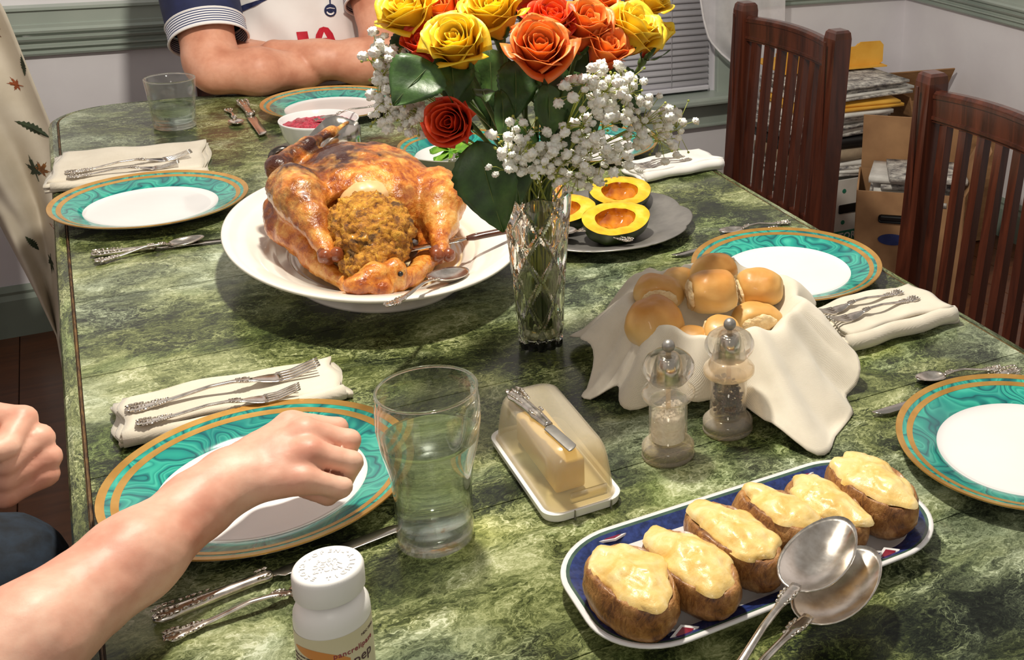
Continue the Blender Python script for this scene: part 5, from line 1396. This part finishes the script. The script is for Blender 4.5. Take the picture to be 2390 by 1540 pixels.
for i, (c, r_, n, lb) in enumerate([
    ((.262, 1.20, .378), (.016, .022, .030), 20, 'white gypsophila spray standing up beside the folded arms'),
    ((.266, 1.20, .334), (.018, .022, .030), 26, 'white gypsophila spray hanging over the cranberry bowl'),
    ((.286, 1.19, .325), (.018, .02, .028), 18, 'white gypsophila spray beside the low red-orange rose'),
    ((.292, 1.21, .374), (.012, .014, .012), 7, 'tiny white gypsophila cluster under the edge yellow rose'),
    ((.452, 1.10, .354), (.036, .024, .024), 32, 'full white gypsophila spray below the large orange rose'),
    ((.492, 1.12, .340), (.032, .024, .030), 30, 'white gypsophila spray under the yellow roses by the blind'),
    ((.445, 1.10, .310), (.034, .024, .022), 24, 'white gypsophila spray in the middle of the bouquet'),
    ((.375, 1.11, .306), (.026, .020, .026), 14, 'loose white gypsophila spray before the dark stems'),
    ((.362, 1.10, .288), (.026, .020, .020), 16, 'white gypsophila spray beside the big dark leaf'),
    ((.405, 1.10, .282), (.038, .022, .022), 30, 'white gypsophila spray spilling over the vase rim'),
    ((.468, 1.12, .272), (.038, .024, .024), 28, 'white gypsophila spray hanging over the squash plate'),
    ((.532, 1.15, .290), (.034, .026, .030), 26, 'wide white gypsophila spray before the window sill'),
    ((.578, 1.18, .272), (.030, .026, .032), 20, 'outermost white gypsophila spray near the white napkin'),
    ((.452, 1.15, .240), (.034, .022, .016), 14, 'low white gypsophila spray touching the crystal rim')]):
    sprig(lb, c, r_, n, 40+i)
# ------------------------------------------------------------------ people
def solidify_tube(path, rads, n=40, th=.003, sq=None):
    path = [Vector(p) for p in path]; P = spline(path, 22); m = len(rads)-1
    rr = [interp([(i/m, r_) for i, r_ in enumerate(rads)], k/21) for k in range(22)]
    V, F = tube(P, rr, n, cap=False); return V, F
def uv_v(o, n):
    """v coordinate along the tube, for striped cloth"""
    me = o.data; uv = me.uv_layers.new(name='UVMap'); rows = len(me.vertices)//n
    for lp in me.loops: uv.data[lp.index].uv = (0, (lp.vertex_index//n)/(rows-1))
TV = np.array([0, 0, T], np.float32)
def head_sdf(P, c, f):
    """c = head centre, f = unit facing direction (horizontal)"""
    c = np.array(c, np.float32); f = np.array((f[0], f[1], 0), np.float32); s = np.array((-f[1], f[0], 0), np.float32); up = np.array((0, 0, 1), np.float32)
    q = lambda a, b, z: c+f*a+s*b+up*z
    Rm = Matrix((Vector(f), Vector(s), Vector(up))).transposed()
    d = d_ell(P, q(-.012, 0, .030), (.098, .078, .088), Rm); d = smin(d, d_ell(P, q(.018, 0, -.045), (.070, .060, .072), Rm), .03)
    d = smin(d, d_cone(P, q(.088, 0, .012), q(.112, 0, -.030), .010, .014), .012)      # nose
    d = smin(d, d_ell(P, q(.078, 0, -.062), (.012, .026, .010), Rm), .008)             # mouth
    d = smin(d, d_ell(P, q(.066, 0, -.098), (.020, .024, .018), Rm), .02)              # chin
    for b in (-1, 1):
        d = smin(d, d_ell(P, q(-.004, b*.078, -.010), (.018, .008, .030), Rm), .006)   # ears
        d = smax(d, -d_ell(P, q(.088, b*.032, .014), (.016, .020, .013), Rm), .012)    # eye sockets
    return d
def face_bits(par, c, f, hairmat):
    c = Vector((c[0], c[1], c[2]+T)); f = Vector((f[0], f[1], 0)); s = Vector((-f.y, f.x, 0)); up = Vector((0, 0, 1))
    Rm = Matrix((f, s, up)).transposed().to_4x4()
    for b in (-1, 1):
        p = c+f*.072+s*b*.032+up*.012; o = mk('eye', ball(.0125, tuple(p), 16, 12), M_white, par, world=True)
        mk('iris', ball(.0058, tuple(p+f*.0085), 12, 10), two('iris_brown', '#2a1a10', '#3c2616', 90, .2), o, world=True)
        mk('eyebrow', tube([c+f*.084+s*b*(.014+.012*k)+up*(.040+.004*math.sin(k)) for k in range(4)], .0045, 6), hairmat, par, world=True)
    mk('lips', xf(ball((.007, .025, .007)), Matrix.Translation(c+f*.084+up*-.062) @ Rm), two('lip', '#a85a50', '#b8685c', 60, .4), par, world=True)
    def hs(P):
        P = P-np.array(c, np.float32); Q = np.stack([P@np.array(f, np.float32), P@np.array(s, np.float32), P[:, 2]], 1)
        d = d_ell(Q, (-.016, 0, .036), (.106, .087, .094)); cut = Q[:, 0]*.55-Q[:, 2]+.010
        cut2 = np.maximum(Q[:, 0]-.055, -.0)-Q[:, 2]*.35+.012
        return smax(smax(d, cut, .01), -d_ell(Q, (.09, 0, -.015), (.06, .075, .075)), .01)
    vf = surfnet(hs, tuple(c-Vector((.14, .14, .12))), tuple(c+Vector((.14, .14, .16))), .005)
    mk('hair', displace(vf, lambda p: .002*fbm(p, 60, 2, 3)), hairmat, par, world=True)

# ---- the man at the head of the table, arms folded
man = thing('person', 'person in white football shirt with navy sleeves, arms folded on the table', 'person', (.44, 2.95, 0))
HC = (.44, 2.86, .625); FW = (-.15, -.989)
def sd_man(P):
    P = P-TV
    d = d_ell(P, (.44, 2.91, .22), (.165, .10, .23)); d = smin(d, d_ell(P, (.44, 2.91, -.05), (.155, .11, .24)), .06)
    d = smin(d, d_chain(P, [(.30, 2.90, .37), (.44, 2.915, .40), (.58, 2.90, .37)], [.06, .065, .06]), .05)
    d = smin(d, d_cone(P, (.44, 2.91, .42), (.44, 2.885, .55), .060, .055), .03)
    d = smin(d, head_sdf(P, HC, FW), .02)
    ra = d_chain(P, [(.262, 2.89, .35), (.246, 2.80, .20), (.247, 2.700, .066), (.256, 2.672, .050)], [.066, .060, .052, .046], .02)
    ra = smin(ra, d_chain(P, [(.250, 2.668, .050), (.330, 2.650, .048), (.420, 2.678, .038), (.500, 2.722, .032), (.530, 2.738, .032)], [.046, .049, .039, .030, .028], .02), .012)
    d = smin(d, ra, .012)
    la = d_chain(P, [(.625, 2.89, .35), (.612, 2.82, .21), (.616, 2.725, .080), (.618, 2.690, .056)], [.064, .062, .056, .052], .02)
    la = smin(la, d_chain(P, [(.618, 2.676, .054), (.540, 2.654, .051), (.455, 2.676, .060), (.375, 2.718, .070)], [.052, .050, .041, .031], .02), .012)
    d = smin(d, la, .0012)
    # hands: the left one tucked under the right upper arm, the right one under the left elbow
    for w, dr, up in (((.360, 2.734, .070), (-1, .35, .12), (.15, -.3, 1)), ((.542, 2.744, .036), (1, .45, .10), (0, -.3, 1))):
        m = frame(dr, up, w); h = None
        e = d_ell(P, m @ Vector((.030, 0, 0)), (.045, .040, .017), m)
        for i, y in enumerate((-.028, -.010, .009, .027)):
            L = (.072, .080, .076, .060)[i]; a0 = m @ Vector((.055, y, 0)); a1 = m @ Vector((.055+L*.5, y*1.05, .002)); a2 = m @ Vector((.055+L, y*1.05, -.012))
            e = smin(e, d_chain(P, [a0, a1, a2], [.0105, .0092, .0075]), .006)
        e = smin(e, d_chain(P, [m @ Vector((.01, -.030, -.004)), m @ Vector((.045, -.048, -.006)), m @ Vector((.072, -.050, -.010))], [.015, .011, .008]), .008)
        d = smin(d, e, .010)
    return d
vf = surfnet(sd_man, (.10, 2.54, T-.33), (.78, 3.08, T+.80), .0048)
mk('body', displace(vf, lambda p: .0010*fbm(p, 30, 2, 5)), M_skin, man, world=True)
face_bits(man, HC, FW, M_hair)
def sd_shirt(P):
    P = P-TV
    d = d_ell(P, (.44, 2.905, .215), (.178, .118, .24)); d = smin(d, d_ell(P, (.44, 2.895, -.05), (.170, .130, .26)), .06)
    d = smin(d, d_chain(P, [(.285, 2.895, .375), (.44, 2.91, .405), (.60, 2.895, .375)], [.068, .075, .068]), .05)
    d = smax(d, P[:, 2]-.445, .01); return smax(d, -.27-P[:, 2], .01)
vf = surfnet(sd_shirt, (.20, 2.70, T-.32), (.70, 3.08, T+.50), .006)
vf = displace(vf, lambda p: .004*math.sin((p[0]-.45)*60+(p[2]-T)*35)*math.exp(-((p[2]-T-.10)/.10)**2)+.0025*fbm((p[0], p[1], p[2]*.5), 22, 2, 1))
shirt = mk('shirt', vf, M_jersey, man, world=True)
for nm, path, rads, hem in (('right', [(.285, 2.90, .42), (.256, 2.885, .34), (.247, 2.815, .215), (.249, 2.757, .135)], [.070, .078, .078, .076], (.2505, 2.732, .105)),
                            ('left', [(.600, 2.90, .42), (.628, 2.885, .34), (.618, 2.835, .235), (.614, 2.795, .190)], [.070, .076, .075, .073], (.6125, 2.772, .158))):
    sl = mk('sleeve', solidify_tube(path, rads), M_navy, man, world=True)
    e = Vector(path[-1]); h = Vector(hem); d = (h-e).normalized()
    vf = tube([e+Vector((0, 0, T))+(h-e)*k/12 for k in range(13)], rads[-1]+.0012, 40, cap=False)
    o = mk('striped_cuff', vf, M_cuff, sl, world=True); uv_v(o, 40)
    for k, rr in ((0, .0020), (1, .0026)):
        c = e+(h-e)*k; m = aim(d, c+Vector((0, 0, T))); mk('cuff_piping', xf(tube([(math.cos(i*PI/20)*(rads[-1]+.0012), math.sin(i*PI/20)*(rads[-1]+.0012), 0) for i in range(41)], rr, 6), m), M_jersey, sl, world=True)
    for v in sl.data.vertices: v.co.z += T
def on_shirt(poly, name, mat, lift=.0016, th=.0008):
    """flat print that follows the front of the shirt: poly in (x, z)"""
    bm = bmesh.new(); vs = [bm.verts.new((x, 0, z)) for x, z in poly]; f = bm.faces.new(vs); bmesh.ops.triangulate(bm, faces=[f])
    for _ in range(3): bmesh.ops.subdivide_edges(bm, edges=[e for e in bm.edges if e.calc_length() > .012], cuts=1)
    me = bpy.data.meshes.new(name); sv = shirt.data.vertices; A = np.array([tuple(rootmat(man) @ v.co) for v in sv]); A = A[A[:, 1] < 2.90]
    for v in bm.verts:
        d = (A[:, 0]-v.co.x)**2+(A[:, 2]-T-v.co.z)**2; i = np.argsort(d)[:4]; v.co = Vector((v.co.x, A[i, 1].min()-lift, v.co.z+T))
    bm.to_mesh(me); bm.free(); me.transform(rootmat(man).inverted()); me.materials.append(mat)
    o = bpy.data.objects.new(name, me); COL.objects.link(o); o.parent = shirt; return o
S_ = .0128
sw = [(-.024, .001), (-.020, -.009), (-.008, -.004), (.022, .014), (.064, .034), (.012, .017), (-.008, .009)]
on_shirt([(.346+x, .158+z) for x, z in sw], 'swoosh_mark', M_navy)
on_shirt([(.509+.0142*math.cos(i*PI/14), .146+.0142*math.sin(i*PI/14)) for i in range(28)], 'club_crest', M_navy)
on_shirt([(.509+.0105*math.cos(R(200+i*8)), .146+.0105*math.sin(R(200+i*8))) for i in range(16)]+[(.509+.0085*math.cos(R(320-i*8)), .148+.0085*math.sin(R(320-i*8))) for i in range(16)], 'crest_band', M_jersey, .0026)
on_shirt([(.500, .1515), (.508, .1530), (.519, .1495), (.519, .1480), (.508, .1510), (.500, .1500)], 'crest_band', M_jersey, .0026)
on_shirt([(.5085, .160), (.5115, .160), (.5130, .176), (.5100, .192), (.5070, .205), (.5040, .205), (.5070, .190), (.5095, .176)], 'crest_figure', M_navy)
on_shirt([(.430, 0.1040), (.454, 0.1030), (.458, 0.0530), (.434, 0.0540)], 'red_letter', M_red)
on_shirt([(.462, 0.0530), (.472, 0.0930), (.481, 0.1070), (.490, 0.1100), (.500, 0.1070), (.509, 0.0930), (.520, 0.0530), (.503, 0.0530), (.497, 0.0760), (.485, 0.0760), (.479, 0.0530)], 'red_letter', M_red)
on_shirt([(.484, 0.0840), (.496, 0.0840), (.490, 0.0980)], 'letter_counter', M_jersey, .0028)
def sd_tr(P):
    P = P-TV; d = d_ell(P, (.44, 2.93, -.24), (.165, .14, .09))
    for s in (-1, 1):
        d = smin(d, d_chain(P, [(.44+s*.09, 2.92, -.225), (.44+s*.12, 2.50, -.19), (.44+s*.12, 2.47, -.24), (.44+s*.12, 2.52, -.62)], [.080, .062, .058, .045], .03), .03)
    return d
mk('trousers', surfnet(sd_tr, (.2, 2.38, T-.70), (.68, 3.10, T-.10), .01), M_dnavy, man, world=True)
for s in (-1, 1):
    mk('shoe', displace(ball((.042, .12, .04), (.44+s*.12, 2.46, .042), 24, 16), lambda p: 0 if p[2] > .02 else (.02-p[2])*-.5), M_black, man, world=True)
make_chair('dining_chair', 'dark cherry slat-back chair under the person with folded arms', (.44, 3.075, 0), R(90))

# ---- the diner reaching over the near plate
din = thing('person', 'seated person in dark navy reaching a bare forearm over the plate', 'person', (-.42, .98, 0))
H2 = (-.48, .98, .60); F2 = (1, .05)
def sd_din(P):
    P = P-TV
    d = d_ell(P, (-.50, .98, .16), (.10, .155, .25)); d = smin(d, d_ell(P, (-.50, .98, -.08), (.11, .15, .22)), .06)
    d = smin(d, d_chain(P, [(-.49, .82, .33), (-.50, .98, .36), (-.49, 1.14, .33)], [.055, .06, .055]), .05)
    d = smin(d, d_cone(P, (-.50, .98, .38), (-.48, .98, .52), .052, .048), .03); d = smin(d, head_sdf(P, H2, F2), .02)
    # right arm
    a = d_chain(P, [(-.48, .81, .31), (-.33, .785, .17), (-.165, .800, .058), (-.135, .812, .052)], [.052, .046, .040, .037], .02)
    a = smin(a, d_chain(P, [(-.14, .812, .052), (-.080, .858, .058), (-.010, .915, .064), (.040, .960, .069), (.064, .980, .072)], [.038, .0385, .0335, .0265, .0250], .015), .012)
    MC = [(.122, 1.018, .090), (.130, .997, .091), (.129, .975, .083), (.120, .958, .068)]
    PI_ = [(.160, 1.018, .076), (.165, .992, .075), (.162, .970, .066), (.150, .953, .054)]
    DI = [(.156, 1.014, .050), (.158, .992, .048), (.154, .975, .044), (.140, .963, .042)]
    TI = [(.138, 1.008, .044), (.137, .994, .044), (.132, .981, .045), (.120, .972, .050)]
    pal = d_ell(P, (.094, .990, .076), (.040, .032, .016), frame((.75, .62, .12), (-.12, -.25, .95)))
    for k, m_ in enumerate(MC): pal = smin(pal, d_cone(P, (.066, .982+.006*(1.5-k), .071), m_, .0185, .0125), .010)
    a = smin(a, pal, .016)
    hand = None
    for m_, p_, q_, t_, s in zip(MC, PI_, DI, TI, (1.0, 1.04, .98, .86)):
        c = d_chain(P, [m_, p_], [.0128*s, .0102*s], .003); c = smin(c, d_chain(P, [p_, q_, t_], [.0104*s, .0086*s, .0072*s], .003), .003)
        hand = c if hand is None else smin(hand, c, .0022)
    a = smin(a, hand, .0065)
    th = d_chain(P, [(.076, 1.004, .066), (.104, 1.030, .060), (.132, 1.032, .050), (.148, 1.018, .040)], [.017, .0135, .0108, .0085], .006); a = smin(a, th, .007)
    d = smin(d, a, .012)
    # left arm and fist
    b = d_chain(P, [(-.48, 1.15, .31), (-.40, 1.20, .13), (-.345, 1.20, .045), (-.32, 1.19, .045)], [.052, .044, .040, .038], .02)
    b = smin(b, d_chain(P, [(-.33, 1.19, .045), (-.24, 1.155, .062), (-.165, 1.130, .080)], [.038, .034, .026], .015), .012)
    b = smin(b, d_ell(P, (-.130, 1.122, .086), (.038, .022, .036), frame((.9, -.3, .0), (.1, .1, 1))), .014)
    f = None
    for k, (pi, r_) in enumerate((((-.078, 1.112, .104), .0120), ((-.068, 1.104, .086), .0122), ((-.064, 1.097, .070), .0114), ((-.066, 1.092, .057), .0100))):
        mc = (-.112, 1.128+.002*k, .112-.016*k); dp = (-.090-.002*k, 1.082+.001*k, .096-.0155*k); tp = (-.110, 1.092, .094-.0155*k)
        c = d_chain(P, [mc, pi], [.0125, r_], .004); c = smin(c, d_chain(P, [pi, dp, tp], [r_, .0098, .0085], .004), .004); f = c if f is None else smin(f, c, .0022)
    f = smin(f, d_chain(P, [(-.145, 1.100, .100), (-.120, 1.078, .104), (-.096, 1.076, .098)], [.015, .0122, .0095], .006), .004)
    b = smin(b, f, .008); return smin(d, b, .012)
vf = surfnet(sd_din, (-.66, .72, T-.32), (.215, 1.26, T+.76), .0027)
mk('body', displace(vf, lambda p: .0006*fbm(p, 60, 2, 5)), M_skin2, din, world=True)
M_nail = two('fingernail', '#e0a592', '#edb9a6', 90, .25, coat=.4)
face_bits(din, H2, F2, M_hair)
def sd_top(P):
    P = P-TV
    d = d_ell(P, (-.50, .98, .16), (.118, .172, .26)); d = smin(d, d_ell(P, (-.50, .98, -.08), (.130, .168, .24)), .06)
    d = smin(d, d_chain(P, [(-.49, .81, .335), (-.50, .98, .365), (-.49, 1.15, .335)], [.064, .070, .064]), .05)
    d = smax(d, P[:, 2]-.415, .01)
    s1 = d_chain(P, [(-.48, .81, .31), (-.33, .785, .17), (-.185, .797, .070)], [.064, .060, .054], .02); s1 = smax(s1, ((P-np.array((-.185, .797, .070), np.float32))@np.array((.80, .05, -.55), np.float32)), .004)
    s2 = d_chain(P, [(-.48, 1.15, .31), (-.40, 1.20, .13), (-.345, 1.20, .045), (-.22, 1.150, .066)], [.064, .058, .054, .044], .02); s2 = smax(s2, ((P-np.array((-.205, 1.145, .070), np.float32))@np.array((.93, -.30, .2), np.float32)), .004)
    d = smin(smin(d, s1, .02), s2, .02); return smax(d, -.24-P[:, 2], .01)
vf = surfnet(sd_top, (-.68, .70, T-.28), (-.10, 1.28, T+.44), .006)
mk('shirt', displace(vf, lambda p: .003*fbm(p, 25, 3, 2)), M_dnavy, din, world=True)
def sd_j(P):
    P = P-TV; d = d_ell(P, (-.50, .98, -.23), (.14, .165, .09))
    for a_, kx in (((.90), -.085), ((1.13), -.085)):
        d = smin(d, d_chain(P, [(-.46, a_, -.180), (-.18, a_+.055, -.106), (kx-.045, a_+.065, -.106), (kx-.06, a_+.05, -.60), (kx-.06, a_+.05, -.64)], [.082, .070, .062, .050, .048], .03), .02)
    return d
mk('trousers', displace(surfnet(sd_j, (-.68, .76, T-.71), (.02, 1.32, T+.0), .008), lambda p: .003*fbm(p, 30, 3, 2)), M_denim, din, world=True)
for y in (.95, 1.18):
    mk('shoe', displace(ball((.12, .042, .04), (-.10, y, .042), 24, 16), lambda p: 0 if p[2] > .02 else (.02-p[2])*-.5), M_black, din, world=True)
make_chair('dining_chair', 'dark cherry slat-back chair under the person reaching over the plate', (-.675, .98, 0), R(180))

# ------------------------------------------------------------------ leaf-printed cloth hanging at the table corner, over another chair
make_chair('dining_chair', 'dark cherry slat-back chair under the leaf-printed cloth', (-.42, 3.02, 0), R(52))
ct = thing('printed_cloth', 'cream cloth printed with autumn leaves hanging by the table corner', 'cloth', (-.15, 2.9, 0))
def cloth2(u, v):
    """u across (0 = far left, 1 = free edge seen against the wall), v down"""
    z = .95-1.18*v
    xr = interp([(-.60, -.108), (-.45, -.075), (-.30, -.060), (-.10, -.056), (.16, -.106), (.30, -.16), (.60, -.30), (.96, -.42)], z-T+.0 if False else z-.74+.0)
    z_ = z-.74
    xl = interp([(-.60, -.112), (-.45, -.150), (-.30, -.190), (-.15, -.26), (0, -.36), (.2, -.48), (.96, -.62)], z_)
    x = xl+(xr-xl)*u
    f = math.sin(u*8.5+v*6.0)*.034+math.sin(u*17-v*7)*.012
    y = 2.93+f*(1-.3*v)+.05*(1-u)+(-.10*max(0, z_-.1))
    return (x, y, z+.0)
V, F = grid(cloth2, 44, 80); cs = mk('cloth_sheet', solid((V, F), .0014), M_leafcloth, ct, world=True)
def maple(n=5, r=1.0):
    P = []
    for i in range(n):
        a = R(90+(i-(n-1)/2)*52); L = r*(1.0 if i == n//2 else .82 if abs(i-n//2) == 1 else .6)
        for da, k in ((-20, .42), (-11, .72), (-5, .66), (0, 1.0), (5, .66), (11, .72), (20, .42)): P.append((L*k*math.cos(a-R(da)*-1), L*k*math.sin(a+R(da))))
    P += [(-.05*r, -.12*r), (-.03*r, -.55*r), (.03*r, -.55*r), (.05*r, -.12*r)]
    c = sorted(P[:-4], key=lambda q: math.atan2(q[1], q[0])) ; return P
def oak(r=1.0):
    L, Rr = [], []
    for i in range(15):
        t_ = i/14; w = (.34*math.sin(PI*(.12+.88*t_)**.9))*(1.0 if i % 2 == 0 else .55); L.append((-w*r, (t_*1.7-.7)*r)); Rr.append((w*r, (t_*1.7-.7)*r))
    return [(.03*r, -1.05*r)]+Rr+L[::-1]+[(-.03*r, -1.05*r)]
cg = [[Vector(cloth2(i/60, j/120)) for i in range(61)] for j in range(121)]
def print_leaf(px, z, shape, size, rot, mat):
    """print a leaf where the cloth has x = px at height z (table-relative)"""
    v = (.95-(z+.74))/1.18; best = min(range(61), key=lambda i: abs(cloth2(i/60, v)[0]-px)); u0 = best/60
    O = Vector(cloth2(u0, v)); wu = (Vector(cloth2(min(1, u0+.02), v))-O).length/.02 if u0 < .98 else (O-Vector(cloth2(u0-.02, v))).length/.02
    pts = []
    for x, y in shape:
        a, b = x*size*math.cos(rot)-y*size*math.sin(rot), x*size*math.sin(rot)+y*size*math.cos(rot)
        uu = u0+a/max(wu, .05); vv = v-b/1.18
        if uu > .995: uu = .995
        q = Vector(cloth2(max(0, uu), min(1, max(0, vv)))); e1 = Vector(cloth2(max(0, uu)+.004, vv))-q; e2 = Vector(cloth2(max(0, uu), vv+.004))-q
        n = e1.cross(e2).normalized(); n = n if n.y < 0 else -n; pts.append(q+n*.0022)
    c = sum(pts, Vector())/len(pts); V = [c+Vector((0, -.0004, 0))]+pts; F = [(0, i+1, (i+1) % len(pts)+1) for i in range(len(pts))]
    mk('leaf_print', (V, F), mat, cs, smooth=False, world=True)
print_leaf(-.088, .040, oak(), .0279, R(-25), M_pr_green)
print_leaf(-.108, -.010, maple(), .0248, R(80), M_pr_rust)
print_leaf(-.090, -.105, oak(), .0341, R(60), M_pr_green)
print_leaf(-.098, -.205, maple(), .0403, R(10), M_pr_green)
print_leaf(-.088, -.200, maple(), .0279, R(-40), M_pr_brown)
print_leaf(-.068, -.330, oak(), .0248, R(70), M_pr_rust)
print_leaf(-.098, -.420, maple(), .0372, R(160), M_pr_green)
print_leaf(-.128, .110, maple(), .0310, R(30), M_pr_brown)
print_leaf(-.125, .150, oak(), .0248, R(10), M_pr_rust)
print_leaf(-.130, -.370, oak(), .0217, R(20), M_pr_green)
print_leaf(-.080, -.520, maple(), .0279, R(20), M_pr_brown)
# ------------------------------------------------------------------ sets of look-alikes
GROUPS = dict(dining_chair='slat-back chairs round the table', cloth_napkin='folded napkins at the place settings', dinner_fork='forks on the napkins', salad_fork='forks on the napkins',
              table_knife='table knives at the place settings', teaspoon='teaspoons at the place settings', squash_half='squash halves on the pewter plate', bread_roll='rolls in the bread bowl',
              stuffed_potato='stuffed potatoes on the platter', serving_spoon='large serving spoons', rose='roses in the crystal vase', gypsophila_sprig='gypsophila in the crystal vase')
for o in bpy.data.objects:
    if o.parent is None and 'label' in o and 'group' not in o:
        k = o.name.split('.')[0]
        if k in GROUPS: o['group'] = GROUPS[k]
